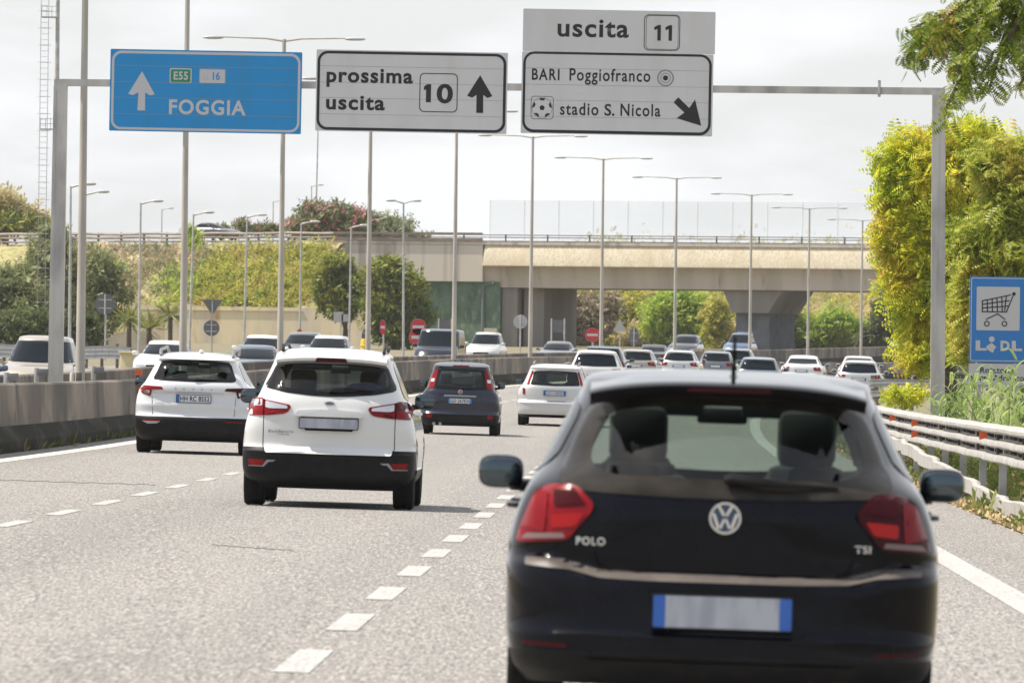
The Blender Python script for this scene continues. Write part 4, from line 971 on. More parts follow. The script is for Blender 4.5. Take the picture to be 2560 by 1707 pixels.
SE = mat('sign_green_film', (.01, .24, .10), .4); SW = mat('sign_white_symbol', (.55, .55, .57), .45); SK = mat('sign_black_film', (.012, .012, .014), .5)
SWB = mat('sign_blue_numeral', (.05, .25, .55), .5); SBK = mat('sign_back_edge', (.40, .40, .40), .5, .3)
TILT = math.radians(.35)
class Sign:
    def __init__(s, name, label, cat, px, py, Y, hang=True, group=None):
        s.px, s.py, s.k = px, py, Y / FPX; p = at(px, py, Y)
        s.root = thing(name, label, cat, p, group=group); s.root.rotation_euler = (0, TILT if hang else 0, 0); s.y = -.10 if hang else 0; s.n = 0
    def L(s, x, y): return ((x - s.px) * s.k, -(y - s.py) * s.k)
    def P(s, pts): return [s.L(*q) for q in pts]
    def rr(s, x0, y0, x1, y1, r): a = s.L(x0, y1); b = s.L(x1, y0); return roundrect(a[0], a[1], b[0], b[1], r * s.k, 8)
    def plate(s, name, poly, m, y=0.0, t=.004, parent=None): return MB().prism(poly, s.y - y, s.y - y + t).build(name, m, parent or s.root, False)
    def ring(s, name, o, i, m, y=.003, parent=None): return MB().ring(o, i, s.y - y, s.y - y + .004).build(name, m, parent or s.root, False)
    def panel(s, x0, y0, x1, y1, m):
        o = s.plate('panel', s.rr(x0, y0, x1, y1, 3), m, 0, .03)
        b = MB()
        for q in (.2, .5, .8):
            zc = s.L(0, y1)[1] * (1 - q) + s.L(0, y0)[1] * q; b.box((0, s.y + .055, zc), ((x1 - x0) * s.k * .98, .04, .06))
        for q in (-.3, .3): b.box((q * (x1 - x0) * s.k, s.y + .09, (s.L(0, y1)[1] + s.L(0, y0)[1]) / 2), (.05, .04, (y1 - y0) * s.k))
        b.build('stiffener', GALV, s.root)
        b = MB()
        for q in (.21, .41, .60, .80):
            zc = s.L(0, y1)[1] * (1 - q) + s.L(0, y0)[1] * q; b.box(((s.L((x0 + x1) / 2, 0)[0]), s.y - .0005, zc), ((x1 - x0) * s.k * .985, .003, .006))
        b.build('panel_seam', mat('seam_grey', (.30, .30, .31), .6) if 'seam_grey' not in MATS else MATS['seam_grey'], s.root, False); return o
    def text(s, name, st, x0, x1, yb, h, m=None, bold=.02, sp=1.0, ref='x', y=.003):
        a = s.L(x0, yb); c = s.L(x1, yb); return text(name, st, a[0], c[0], a[1], h * s.k, s.y - y, m or SK, s.root, bold, sp, ref)
z1 = lambda x, y: (x * .5442, y * .5442)
Q = lambda pts: [z1(*p) for p in pts]
s1 = Sign('direction_sign', 'blue overhead sign reading FOGGIA with a white arrow', 'road sign', 515, 230, GY, group='signs hanging from the gantry')
s1.panel(275, 127.5, 755, 332, SB)
s1.ring('border', s1.rr(279, 131.5, 751, 328.5, 24), s1.rr(285, 138, 745, 322.5, 19), SW)
s1.plate('arrow', s1.P(Q([(652, 335), (712, 440), (690, 445), (668, 432), (669, 515), (634, 515), (637, 432), (612, 445), (590, 440)])), SW, .003)
o = s1.plate('route_badge', s1.rr(424, 173, 479, 210.5, 4), SW, .002); s1.plate('badge_face', s1.rr(427, 176, 476, 207.5, 3), SE, .005, .003, o); s1.text('badge_lettering', 'E55', 434, 470, 201, 19, SW, .03, 1.1, 'E', .0065)
o = s1.plate('route_badge', s1.rr(498, 173, 564, 210.5, 4), SBK, .002); s1.plate('badge_face', s1.rr(500, 175, 562, 208.5, 3), SW, .005, .003, o); s1.text('badge_lettering', 'ss', 506, 521, 200, 10, mat('faded_lettering', (.45, .50, .55), .5), 0, 1, 'x', .0065); s1.text('badge_lettering', '16', 532, 550, 200, 18, SWB, .03, 1, '1', .0065)
s1.text('place_lettering', 'FOGGIA', 424, 616, 286.5, 34, SW, .028, 1.12, 'F')
s2 = Sign('direction_sign', 'white overhead sign reading prossima uscita with boxed number 10', 'road sign', 1029, 231, GY, group='signs hanging from the gantry')
s2.panel(790, 129, 1268.5, 332, SG)
s2.ring('border', s2.rr(793, 132, 1265, 329.5, 26), s2.rr(799.5, 138.5, 1258, 322.5, 20), SK)
s2.text('lettering', 'prossima', 816, 1032, 209, 23, None, .03, 1.12); s2.text('lettering', 'uscita', 816, 963, 277, 23, None, .03, 1.12)
s2.ring('number_box', s2.rr(1049, 183, 1144.5, 280.5, 12), s2.rr(1051.2, 185.2, 1142.3, 278.3, 10.5), SK)
s2.plate('number', s2.P([(1068, 211), (1078, 211), (1078, 256), (1065.5, 256), (1065.5, 224), (1060, 226), (1060, 217)]), SK, .003); s2.text('number', '0', 1092, 1133, 256, 45, None, .03, 1, '0')
s2.plate('arrow', s2.P(Q([(2205, 342), (2263, 437), (2240, 446), (2221, 432), (2222, 515), (2190, 515), (2190, 432), (2170, 446), (2147, 437)])), SK, .003)
s3 = Sign('direction_sign', 'tallest white overhead sign reading uscita 11 and BARI Poggiofranco', 'road sign', 1546, 185, GY, group='signs hanging from the gantry')
s3.panel(1304.5, 134, 1783, 338, SG)
o = s3.plate('exit_panel', s3.rr(1305.5, 27, 1786, 133.2, 3), SG, 0, .03)
s3.ring('border', s3.rr(1308, 133.5, 1779, 336, 28), s3.rr(1314, 139.5, 1772.5, 328.5, 22), SK)
s3.text('lettering', 'uscita', 1392, 1570, 94, 29, None, .022, 1.1)
s3.ring('number_box', s3.rr(1608, 36, 1698, 126, 12), s3.rr(1609.8, 37.8, 1696.2, 124.2, 10.5), SK); s3.ring('number_box_outline', s3.rr(1613, 38.5, 1694, 123, 9), s3.rr(1614, 39.5, 1693, 122, 8.5), SK)
for xx_ in (1633, 1661): s3.plate('number', s3.P([(xx_ + 10, 62), (xx_ + 17, 62), (xx_ + 17, 101), (xx_ + 8.5, 101), (xx_ + 8.5, 72), (xx_ + 1, 75), (xx_, 68)]), SK, .003)
s3.text('place_lettering', 'BARI', 1330, 1399, 204, 27, None, .02, 1.2, 'B'); s3.text('place_lettering', 'Poggiofranco', 1424, 1626, 204, 19.5, None, .016, 1.15)
cx, cy = s3.L(1664, 194); s3.plate('target_dot', circle(cx, cy, 6.5 * s3.k), SK, .003); GRY = mat('faded_ring', (.25, .25, .265), .5)
s3.ring('target_ring', circle(cx, cy, 21 * s3.k), circle(cx, cy, 17.5 * s3.k), GRY); s3.ring('target_ring', circle(cx, cy, 13 * s3.k), circle(cx, cy, 11 * s3.k), GRY)
s3.ring('symbol_box', s3.rr(1329, 245, 1385.5, 302.5, 8), s3.rr(1330.2, 246.2, 1384.3, 301.3, 7), SK)
b = MB(); cx, cy = s3.L(1357, 274); R0 = 26 * s3.k
for k in range(6):
    if k == 5: pts = [(cx + R0 * .27 * math.cos(a), cy + R0 * .27 * math.sin(a)) for a in np.linspace(math.pi / 2, math.pi * 2.5, 6)[:-1]]
    else:
        a = math.pi / 2 + k * 2 * math.pi / 5; pts = [(cx + R0 * rr_ * math.cos(a + da), cy + R0 * rr_ * math.sin(a + da)) for rr_, da in ((.97, -.32), (.97, .32), (.72, .2), (.72, -.2))]
    b.prism(pts, s3.y - .003, s3.y + .001)
b.build('ball_symbol', SK, s3.root, False); s3.ring('ball_outline', circle(cx, cy, R0), circle(cx, cy, R0 * .96), GRY)
s3.text('place_lettering', 'stadio', 1402, 1498, 290, 19.5, None, .016, 1.15); s3.text('place_lettering', 'S.', 1513, 1538, 290, 28, None, .018, 1, 'S'); s3.text('place_lettering', 'Nicola', 1553, 1653, 290, 19.5, None, .016, 1.15)
zz = lambda x, y: (1240 + x * .2381, 20 + y * .2381)
s3.plate('arrow', s3.P([zz(*p) for p in [(1918, 930), (2035, 1040), (2095, 950), (2165, 1225), (1905, 1150), (1985, 1090), (1870, 985)]]), SK, .003)

# ------------------------------------------------------------------ light poles along the median
PH = 10.15
def light_pole(Y, X, label, arms=True, top=PH):
    r = thing('light_pole', label, 'light pole', (X, Y, gz(X, Y)), heading(Y), group='double armed light poles in the median')
    MB().tube([(0, 0, 0), (0, 0, 1.2), (0, 0, top)], (.10, .092, .052), 12).build('pole', POLE, r)
    MB().tube([(0, 0, .45), (0, 0, .75)], .112, 12).build('pole_collar', RAILD, r)
    if arms:
        for sx in (-1, 1):
            MB().tube([(0, 0, top - .05), (sx * .5, 0, top + .02), (sx * 1.75, 0, top + .05)], (.035, .026, .02), 8).build('arm', POLE, r)
            MB().blob((sx * 2.0, 0, top + .03), (.30, .10, .05), 2.4, 16, 8).build('lamp_head', GALV, r)
    return r
YS = [153 + 36 * k for k in range(11)]; BX = [201, 457, 700, 919, 1134, 1325, 1502, 1686, 1874, 2019, 2152]
LB = ['tall light pole beside the left gantry post', 'light pole passing behind the blue FOGGIA sign near its middle', 'light pole with arms spread above the right end of the blue sign', 'light pole behind the left half of the prossima uscita sign', 'light pole behind the right half of the prossima uscita sign', 'light pole just below the left end of the uscita 11 sign', 'light pole below the middle of the uscita 11 sign', 'light pole in front of the bridge under the right end of the uscita 11 sign', 'light pole in front of the tapered bridge pier', 'second light pole from the yellow tree', 'last light pole before the yellow tree']
for Y, bx, lb in zip(YS, BX, LB):
    light_pole(Y, at(bx, 900, Y).x, lb)

# slimmer lamps of the ramps on the left
def street_lamp(px, pyt, pxb, Y, label, arm=.9, double=False, base=880):
    t, b0 = at(px, pyt, Y), at(pxb, base, Y); r = thing('street_lamp', label, 'street lamp', (b0.x, Y, b0.z - 1.5), group='slim galvanised street lamps on the ramps'); h = t.z - b0.z + 1.5; dx = t.x - b0.x
    MB().tube([(0, 0, 0), (dx * .5, 0, h * .5), (dx, 0, h)], (.075, .06, .042), 8).build('pole', GALV, r)
    for sx in ((-1, 1) if double else (1,)):
        MB().tube([(dx, 0, h - .05), (dx + sx * arm * .6, 0, h + .08), (dx + sx * arm, 0, h + .1)], (.05, .035, .03), 6).build('arm', GALV, r)
        MB().blob((dx + sx * arm * .85, 0, h + .09), (.3, .1, .07), 2.4, 12, 6).build('lamp_head', GALV, r)
    return r
for px, pt, pb, Y, lb, kw in (
    (177, 465, 174, 330, 'slim lamp between the gantry post and the first light pole', {}), (214, 484, 208, 350, 'slim lamp hidden behind the first light pole', {}),
    (352, 507, 347, 370, 'slim lamp standing before the brown embankment left of the FOGGIA pole', {}), (484, 535, 472, 400, 'slim lamp beside the second light pole', {}),
    (618, 541, 609, 420, 'slim lamp between second and third light poles', {}), (753, 558, 749, 440, 'slim lamp right of the third light pole', {}),
    (878, 567, 872, 460, 'slim lamp in front of the dark round tree', {}), (1009, 506, 1009, 430, 'slim lamp with two arms before the dark tree', dict(double=True, arm=.8)),
    (405, 523, 403, 700, 'distant thin lamp beyond the overpass guardrail', dict(base=640)), (683, 504, 682, 720, 'distant thin lamp above the low bushes on the overpass', dict(base=640)),
    (779, 465, 777, 700, 'distant thin lamp in front of the pink bush', dict(base=640)), (798, 200, 787, 660, 'tall thin mast rising behind the white sign', dict(base=640, arm=.6)),
    (1496, 640, 1494, 690, 'thin pole under the bridge left of the no entry sign back', dict(base=870)), (1570, 700, 1570, 700, 'thin pole under the bridge near the dark oval sign', dict(base=870)), (2112, 730, 2108, 690, 'thin pole under the bridge right of the pier', dict(base=870))):
    street_lamp(px, pt, pb, Y, lb, **kw)

# floodlight mast with a caged ladder
Y = 420; t = at(143, -60, Y); b0 = at(131, 880, Y); r = thing('ladder_mast', 'tall thin mast with caged ladder and rest platforms behind the gantry post', 'mast', (b0.x, Y, b0.z - 1)); h = t.z - b0.z + 1; dx = t.x - b0.x
MB().tube([(.1, 0, 0), (dx + .05, 0, h)], (.17, .10), 10).build('pole', GALV, r)
m = MB(); lx = -.62
for q in (-.2, .2): m.tube([(lx + q, 0, 0), (lx + q + dx, 0, h)], .02, 4)
for k in range(int(h / .3)): m.tube([(lx - .2 + dx * k * .3 / h, 0, k * .3), (lx + .2 + dx * k * .3 / h, 0, k * .3)], .014, 4)
m.build('ladder', GALV, r)
m = MB()
for k in range(3, int(h / .9)):
    z = k * .9; c = lx + dx * z / h; m.tube([(c - .35 * math.cos(a), -.6 * math.sin(a), z) for a in np.linspace(0, math.pi, 7)], .015, 4)
m.build('ladder_cage', GALV, r)
for py in (20, 300):
    z = at(120, py, Y).z - b0.z + 1; c = dx * z / h - .35; m = MB().box((c, 0, z - .5), (.85, .9, .05))
    for q in (0, .28, .55): m.tube([(c - .4, -.44, z - .5 + q), (c + .4, -.44, z - .5 + q)], .018, 4)
    for q in (-.4, -.13, .13, .4): m.tube([(c + q, -.44, z - .5), (c + q, -.44, z + .08)], .018, 4)
    m.build('platform', GALV, r)
# ------------------------------------------------------------------ overpass, abutment, embankment
BY = 625.0; BA = math.radians(-15); bo = at(1208, 720, BY)
BD = Vector((math.cos(BA), math.sin(BA), 0)); BN = Vector((-math.sin(BA), math.cos(BA), 0))      # along the deck, and away from the camera
def zat(px, py): return at(px, py, BY).z
zr, zf, zm, zg = zat(1208, 605), zat(1208, 612), zat(1208, 663), zat(1208, 718); zgr = rise(BY) - .2
def bobj(m, name, mt, parent, sharp=30):
    o = m.build(name, mt, parent, True, sharp); return o
def sect(m, prof, u0, u1, n=1):
    """Carry a (v, z) section along the deck from u0 to u1."""
    k = len(prof); V = []
    for i in range(n + 1):
        u = u0 + (u1 - u0) * i / n; V += [(u, v, z) for v, z in prof]
    m.add(V, [(i * k + j, i * k + (j + 1) % k, (i + 1) * k + (j + 1) % k, (i + 1) * k + j) for i in range(n) for j in range(k)] + [tuple(range(k)), tuple(n * k + j for j in range(k))])
    return m
br = thing('overpass_bridge', 'concrete overpass with pale fascia and grey girder across the motorway', 'bridge', (bo.x, BY, 0), BA)
bobj(sect(MB(), [(-.1, zf), (-.85, zm + .05), (-.85, zm - .05), (.1, zm - .06), (.1, zf)], .15, 46, 1), 'fascia', FASC, br)
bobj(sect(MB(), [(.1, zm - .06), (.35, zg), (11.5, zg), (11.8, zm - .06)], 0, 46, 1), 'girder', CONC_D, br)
bobj(sect(MB(), [(-.25, zr + .02), (-.25, zf), (12.1, zf), (12.1, zr + .02)], -14, 46, 1), 'deck', CONC_L, br)
m = MB()
for px0, px1, v0, v1 in ((1252, 1292, .6, 11.2), (1300, 1352, 1.6, 11.2)):
    u0, u1 = ((px - 1208) * BY / FPX for px in (px0, px1)); m.box(((u0 + u1) / 2, (v0 + v1) / 2, (zg + zgr) / 2), (u1 - u0, v1 - v0, zg - zgr - .02))
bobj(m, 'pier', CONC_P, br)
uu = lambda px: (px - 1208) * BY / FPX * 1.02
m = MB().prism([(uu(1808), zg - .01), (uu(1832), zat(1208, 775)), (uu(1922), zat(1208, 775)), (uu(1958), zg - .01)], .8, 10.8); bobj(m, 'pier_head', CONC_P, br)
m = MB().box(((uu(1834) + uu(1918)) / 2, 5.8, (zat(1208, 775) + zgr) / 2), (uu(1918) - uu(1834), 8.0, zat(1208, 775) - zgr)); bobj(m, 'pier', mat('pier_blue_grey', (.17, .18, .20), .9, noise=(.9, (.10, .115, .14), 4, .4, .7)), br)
m = MB().box(((uu(1836) + uu(1878)) / 2, 1.72, zat(1208, 845)), (uu(1878) - uu(1836), .08, 1.5)); bobj(m, 'pier_poster', mat('poster', (.55, .56, .58), .8, noise=(2.2, (.12, .16, .24), 3, .48, .56)), br)
# abutment to the left of the span
u0 = uu(806)
bobj(sect(MB(), [(-.2, zf - .02), (-.2, zat(1208, 704)), (1.0, zat(1208, 704)), (1.0, zf - .02)], u0, -.02), 'abutment_wall', CONC_L, br)
bobj(sect(MB(), [(.25, zat(1208, 704)), (.25, zgr), (1.0, zgr), (1.0, zat(1208, 704))], uu(1040), uu(1249)), 'green_wall', mat('green_stained_wall', (.13, .20, .13), .9, noise=[(1.2, (.07, .13, .08), 5, .4, .65), (3, (.26, .30, .22), 4, .55, .75)], stretch=(1, 1, .5)), br)
bobj(MB().box(((uu(1213) + uu(1246)) / 2, .05, zgr + 1.0), (uu(1246) - uu(1213), .5, 2.3)), 'plinth', mat('pale_plinth', (.52, .46, .36), .9), br)
m = MB().tube([(uu(1207), .1, zgr), (uu(1207), .1, zat(1208, 715)), (uu(1235), .1, zat(1208, 706))], .14, 8); bobj(m, 'drain_pipe', mat('pipe_green_grey', (.13, .16, .15), .7), br)
# rails on the deck
for k, (za, zb) in enumerate(((zr + .02, zr + .55),)):
    m = MB()
    for z in (zb, (za + zb) / 2 + .08): m.tube([(u0, -.05, z), (46, -.05, z)], .035, 6)
    m.box(((u0 + 46) / 2, -.1, zr + .05), (46 - u0, .12, .1)); bobj(m, 'deck_railing', RAILD, br)
    for u in np.arange(u0 + 1, 46, 3.4): bobj(MB().box((u, -.02, zr + .3), (.1, .1, .62)), 'railing_post', RAILD, br)
m = MB().box((u0 / 2, -.3, zr + .16), (-u0, .08, .26)).box((u0 / 2, -.3, zr + .62), (-u0, .08, .2)); bobj(m, 'weathered_rail', mat('brown_rail', (.26, .21, .165), .9, noise=(1.5, (.15, .12, .10), 4, .4, .7), stretch=(1, 1, 6)), br)
# see-through noise screen on the far edge
ns = thing('noise_screen', 'faint see through noise screen standing on the overpass', 'noise screen', (bo.x, BY, 0), BA)
sm = bpy.data.materials.new('milky_screen'); sm.use_nodes = True; t_ = sm.node_tree; b_ = t_.nodes['Principled BSDF']; b_.inputs['Base Color'].default_value = (.62, .68, .72, 1); b_.inputs['Roughness'].default_value = .3; b_.inputs['Alpha'].default_value = .22
zt_ = zat(1208, 492)
bobj(MB().box(((-2.9 + 46) / 2, 11.6, (zr + zt_) / 2), (48.9, .03, zt_ - zr)), 'screen_panel', sm, ns)
for u in np.arange(-2.9, 46, 2.85): bobj(MB().box((u, 11.68, (zr + zt_) / 2), (.07, .08, zt_ - zr)), 'screen_post', mat('screen_post_grey', (.75, .77, .79), .5) if u < -2.8 else MATS['screen_post_grey'], ns)

# the embankment carrying the road on the left
ZLOW = zat(700, 778); slope_ = lambda u, z: .012 * u * max(0, min(1, (z - ZLOW) / (zr - ZLOW)))
emb = MB(); us = np.linspace(-75, u0 + 1.5, 60); prof = [(12, zr), (-.6, zr - .05), (-1.4, zr - .35), (-4, zr - 1.9), (-7, zr - 3.6), (-10.4, zat(700, 778)), (-10.9, zat(700, 779))]
k = len(prof)
for u in us:
    for i, (v, z) in enumerate(prof):
        p = bo + BD * u + BN * v; q = .35 * math.sin(u * .7 + v) + .25 * math.sin(u * 1.9 + 2 * v) if 2 <= i <= 4 else 0
        emb.v.append((p.x, p.y, z + q + slope_(u, z)))
emb.f = [(a * k + i, (a + 1) * k + i, (a + 1) * k + i + 1, a * k + i + 1) for a in range(len(us) - 1) for i in range(k - 1)]
EMB = mat('dry_embankment', (.48, .39, .24), .95, noise=[(.18, (.34, .33, .12), 4, .40, .62), (.6, (.36, .27, .18), 5, .5, .75), (2.2, (.17, .16, .06), 5, .48, .75)], bump=(1.5, .8, .2))
tag(emb.build('embankment', EMB), kind='structure')
rw = thing('retaining_wall', 'ochre stained retaining wall at the foot of the embankment', 'wall', (0, 0, 0))
ua, ub = uu(395), uu(1030); zw = zat(700, 776)
m = MB()
pa, pb = bo + BD * ua + BN * -10.8, bo + BD * ub + BN * -10.8
pa.z = pb.z = 0
m.add([(pa.x, pa.y, zgr - .6), (pb.x, pb.y, zgr - .6), (pb.x, pb.y, zw + .15), (pa.x, pa.y, zw + .25), (pa.x, pa.y + .6, zgr - .6), (pb.x, pb.y + .6, zgr - .6), (pb.x, pb.y + .6, zw + .15), (pa.x, pa.y + .6, zw + .25)],
      [(0, 1, 2, 3), (7, 6, 5, 4), (3, 2, 6, 7), (0, 3, 7, 4), (1, 5, 6, 2)])
m.build('wall', WALLB, rw, False)
a, b2 = at(252, 862, 480), at(400, 862, 480); lw = MB(); z0, z1_ = at(300, 880, 480).z - 1, at(300, 829, 480).z
lw.prism(rounded([(a.x, z0), (b2.x, z0), (b2.x, z1_ - .1), (b2.x - .4, z1_ + .05), (a.x + 1.2, z1_), (a.x, z1_ - .5)], .3), 480, 480.4)
tag(lw.build('low_wall', mat('cream_wall', (.60, .52, .40), .9, noise=(1.2, (.45, .38, .28), 4, .4, .7)), None, False), 'low cream coloured wall among palms behind the oncoming cars', 'wall')
a = at(330, 922, 300); lw = MB().box((a.x - .08, 300, a.z - .55), (.74, .3, 2.3), bev=.03).box((a.x - .10, 299.9, a.z + .62), (.80, .5, .06), bev=.02)
tag(lw.build('cabinet', mat('yellowish_cabinet', (.66, .58, .34), .8, noise=(2, (.56, .48, .28), 3, .4, .7))), 'pale yellow roadside block beside the end of the grey guardrail', 'block')
# rail on the embankment crest
pa = bo + BD * uu(-700) + BN * -.9; pb = bo + BD * (u0 + .8) + BN * -.9; za = zr - .27
r = thing('guardrail', 'weathered brown guardrail on the crest of the embankment', 'guardrail', bo + BD * uu(0), BA)
RB = mat('brown_grey_rail', (.42, .36, .31), .85, noise=(1.2, (.24, .20, .17), 4, .4, .7), stretch=(1, 1, 5)); ue = uu(0)
for k, (za, h_) in enumerate(((.72, .22), (.42, .2), (.12, .16))):
    m = MB(); n = 40
    for i in range(n + 1):
        u = -60 + (u0 + .8 + 60) * i / n; z = zr - bo.z * 1 + .012 * u + za + .03 * math.sin(u * 1.1 + k)
        m.v += [(u - ue, -.95 + a, z + b) for a, b in ((-.10, 0), (-.02, h_ * .5), (.02, h_ * .5), (.02, -h_ * .5), (-.02, -h_ * .5))]
    m.f = [(i * 5 + q, i * 5 + (q + 1) % 5, (i + 1) * 5 + (q + 1) % 5, (i + 1) * 5 + q) for i in range(n) for q in range(5)]
    m.build('rail', RB, r, False)
for u in np.arange(-60, u0 + .8, 1.9): MB().box((u - ue, -.85, zr - bo.z + .012 * u + .35), (.14, .14, 1.0)).build('post', RAILD, r, False)

# hill beyond the bridge
hill = MB(); xs = np.linspace(-60, 110, 60); hprof = prof = [(668, -.5), (676, 1.5), (690, 5.5), (705, 8.2), (725, 9.6), (800, 10)]
for x in xs:
    for i, (y, z) in enumerate(prof): hill.v.append((x, y - .2 * (x - 5), rise(660) - .2 + z + (.5 * math.sin(x * .5 + i) if i else 0)))
k = len(prof); hill.f = [(a * k + i, (a + 1) * k + i, (a + 1) * k + i + 1, a * k + i + 1) for a in range(len(xs) - 1) for i in range(k - 1)]
tag(hill.build('hillside', mat('ochre_hillside', (.27, .20, .075), .95, noise=[(.25, (.15, .14, .04), 4, .4, .62), (1.2, (.33, .24, .10), 4, .5, .75)], bump=(1.2, .8, .2))), kind='structure')

# ------------------------------------------------------------------ road signs of the ramps
SBACK = mat('sign_back_grey', (.15, .155, .17), .6, .2); SBACKL = mat('pale_sign_back', (.46, .46, .46), .6, .2); NRED = mat('sign_red_film', (.52, .022, .022), .45)
def pole_sign(name, label, parts, Y, px, base=885, cat='road sign', group=None, lean=0):
    b0 = at(px, base, Y); r = thing(name, label, cat, (b0.x, Y, b0.z - 1.2), group=group); top = max(at(p[1], p[2] - p[3], Y).z for p in parts) - b0.z + 1.2
    MB().tube([(0, 0, 0), (lean, 0, top - .02)], .045, 8).build('post', GALV, r)
    for kind, cx, cy, ry, rx in parts:
        c = at(cx, cy, Y) - Vector((b0.x, Y, b0.z - 1.2)); k = Y / FPX; y = -.06
        if kind in ('back', 'paleback'):
            o = MB().prism([(c.x + rx * k * math.cos(a), c.z + ry * k * math.sin(a)) for a in np.linspace(0, 2 * math.pi, 33)[:-1]], y + .02, y + .045).build('sign_plate', SBACK if kind == 'back' else SBACKL, r)
            MB().box((c.x, y, c.z + ry * k * .4), (rx * k * 1.3, .03, .06)).box((c.x, y, c.z - ry * k * .4), (rx * k * 1.3, .03, .06)).tube([(c.x, y - .04, c.z - ry * k), (c.x, y - .04, c.z + ry * k * .95)], .04, 8).build('clamp', GALV, o)
        elif kind == 'tri':
            o = MB().prism(rounded([(c.x - rx * k, c.z + ry * k), (c.x + rx * k, c.z + ry * k), (c.x, c.z - ry * k)], .08), y + .02, y + .045).build('sign_plate', SBACK, r); MB().tube([(c.x, y - .03, c.z - ry * k), (c.x, y - .03, c.z + ry * k * .9)], .04, 8).build('clamp', GALV, o)
        elif kind == 'tripale':
            o = MB().prism(rounded([(c.x - rx * k, c.z - ry * k), (c.x + rx * k, c.z - ry * k), (c.x, c.z + ry * k)], .08), y + .02, y + .045).build('sign_plate', SBACKL, r)
        elif kind == 'panel': MB().box((c.x, y, c.z), (2 * rx * k, .04, 2 * ry * k)).build('sign_plate', SBACKL, r)
        else:
            ov = lambda f, g=1: [(c.x + rx * k * f * math.cos(a), c.z + ry * k * f * math.sin(a)) for a in np.linspace(0, 2 * math.pi, 41)[:-1]]
            o = MB().prism(ov(1), y, y + .025).build('sign_plate', SBACKL, r); MB().prism(ov(.97), y - .006, y + .001).build('red_face', NRED, o)
            MB().prism([(c.x - rx * k * .74, c.z - ry * k * .17), (c.x + rx * k * .74, c.z - ry * k * .17), (c.x + rx * k * .74, c.z + ry * k * .17), (c.x - rx * k * .74, c.z + ry * k * .17)], y - .010, y - .005).build('white_bar', SW, o)
    return r
pole_sign('round_sign', 'large dark back of a round sign left of the embankment', [('back', 263, 760, 26, 25)], 390, 263)
pole_sign('road_sign', 'dark backs of a triangular and a round sign sharing one post', [('tri', 531, 769, 20, 26), ('back', 529, 820, 20, 20)], 420, 529)
pole_sign('no_entry_sign', 'two stacked red no entry discs on one post beside the dark tree', [('no', 1046, 817, 20, 19.5), ('no', 1045, 843, 22.5, 22.5)], 400, 1046)
pole_sign('no_entry_sign', 'narrow side turned red no entry disc left of the stacked pair', [('no', 957, 818, 19, 7.5)], 405, 962, lean=-.12)
pole_sign('no_entry_sign', 'small far red no entry disc above the grey oncoming car roof', [('no', 749, 837, 15, 8)], 440, 749)
pole_sign('no_entry_sign', 'single red no entry disc under the bridge', [('no', 1481, 837, 18, 18.5)], 470, 1481)
pole_sign('round_sign', 'pale round sign back beside the dark bridge pier', [('paleback', 1301, 804, 17.5, 17.5)], 450, 1300)
pole_sign('road_sign', 'dark oval sign back under the bridge near the green bushes', [('back', 1585, 842, 24, 12)], 560, 1584)
pole_sign('road_sign', 'pale triangular sign back under the bridge', [('tripale', 1549, 812, 16, 17)], 540, 1549)
pole_sign('road_sign', 'grey sign panel on a thin post before the ochre wall', [('panel', 846, 792, 13, 12), ('panel', 862, 795, 9, 8)], 430, 851)
pole_sign('road_sign', 'dark round sign back half hidden at the foot of the dark tree', [('back', 915, 840, 19, 11)], 440, 913)
for px, lb in ((1113, 'grey framed roadside board before the green wall'), (1395, 'dark framed roadside board at the foot of the bushes under the bridge')):
    a = at(px, 815, 520); r = thing('roadside_board', lb, 'board', (a.x, 520, a.z)); zb = at(px, 880, 520).z - a.z
    for q in (-.42, .42): MB().tube([(q * 1.0, 0, zb), (q * 1.0, 0, .5)], .05, 8).build('post', GALV, r)
    MB().box((0, .06, .0), (.8, .04, .8)).build('board_panel', SBACK, r)
    if px == 1113: MB().box((0, .1, -.55), (1.6, .04, .35)).build('orange_strip', mat('rust_orange', (.38, .12, .04), .7), r)
a = at(911, 870, 360); bb = MB().tube([(0, 0, -.6), (0, 0, .3), (0, 0, .42)], (.17, .17, .12), 14).lathe([(.19, .1), (.21, .12), (.19, .14)], 14); bb = bb.build('marker_drum', mat('marker_yellow', (.75, .48, .02), .5)); bb.location = (a.x, 360, a.z)
tag(bb, 'small yellow marker drum behind the roof of the white SUV', 'marker')

# the shop sign on the right verge
SY = 143.0; ss = Sign('shop_sign', 'tall blue shop sign with white shopping trolley panel among reeds', 'shop sign', 2497, 800, SY, hang=False)
SB2 = mat('shop_blue_film', (.025, .20, .56), .4)
ss.plate('sign_panel', ss.rr(2424, 692, 2572, 906, 4), SB2, 0, .05)
ss.ring('border', ss.rr(2427, 695, 2569, 903, 4), ss.rr(2429, 697, 2567, 901, 3), SW)
o = ss.plate('trolley_panel', ss.rr(2441, 717, 2549, 826, 3), SW, .003)
xy = lambda x, y: (2150 + x * .4146, 680 + y * .4146)
def strokes(lines, w_):
    m = MB()
    for pts in lines:
        for p, q in zip(pts, pts[1:]):
            a, c = Vector(ss.L(*p)), Vector(ss.L(*q)); d = (c - a).normalized() * (w_ * ss.k / 2); n = Vector((-d.y, d.x))
            a = a - d; c = c + d
            m.prism([tuple(a + n), tuple(a - n), tuple(c - n), tuple(c + n)], -.009, -.003)
    return m
T = lambda *p: [xy(*q) for q in p]
m = strokes([T((737, 175), (737, 240), (882, 240), (925, 132)), T((737, 175), (905, 138)), T((737, 196), (896, 172)), T((737, 218), (889, 205)), T((766, 170), (768, 240)), T((795, 164), (798, 240)), T((824, 157), (828, 240)), T((853, 150), (857, 240)), T((880, 145), (872, 230)), T((762, 285), (830, 252), (873, 284))], 2.6)
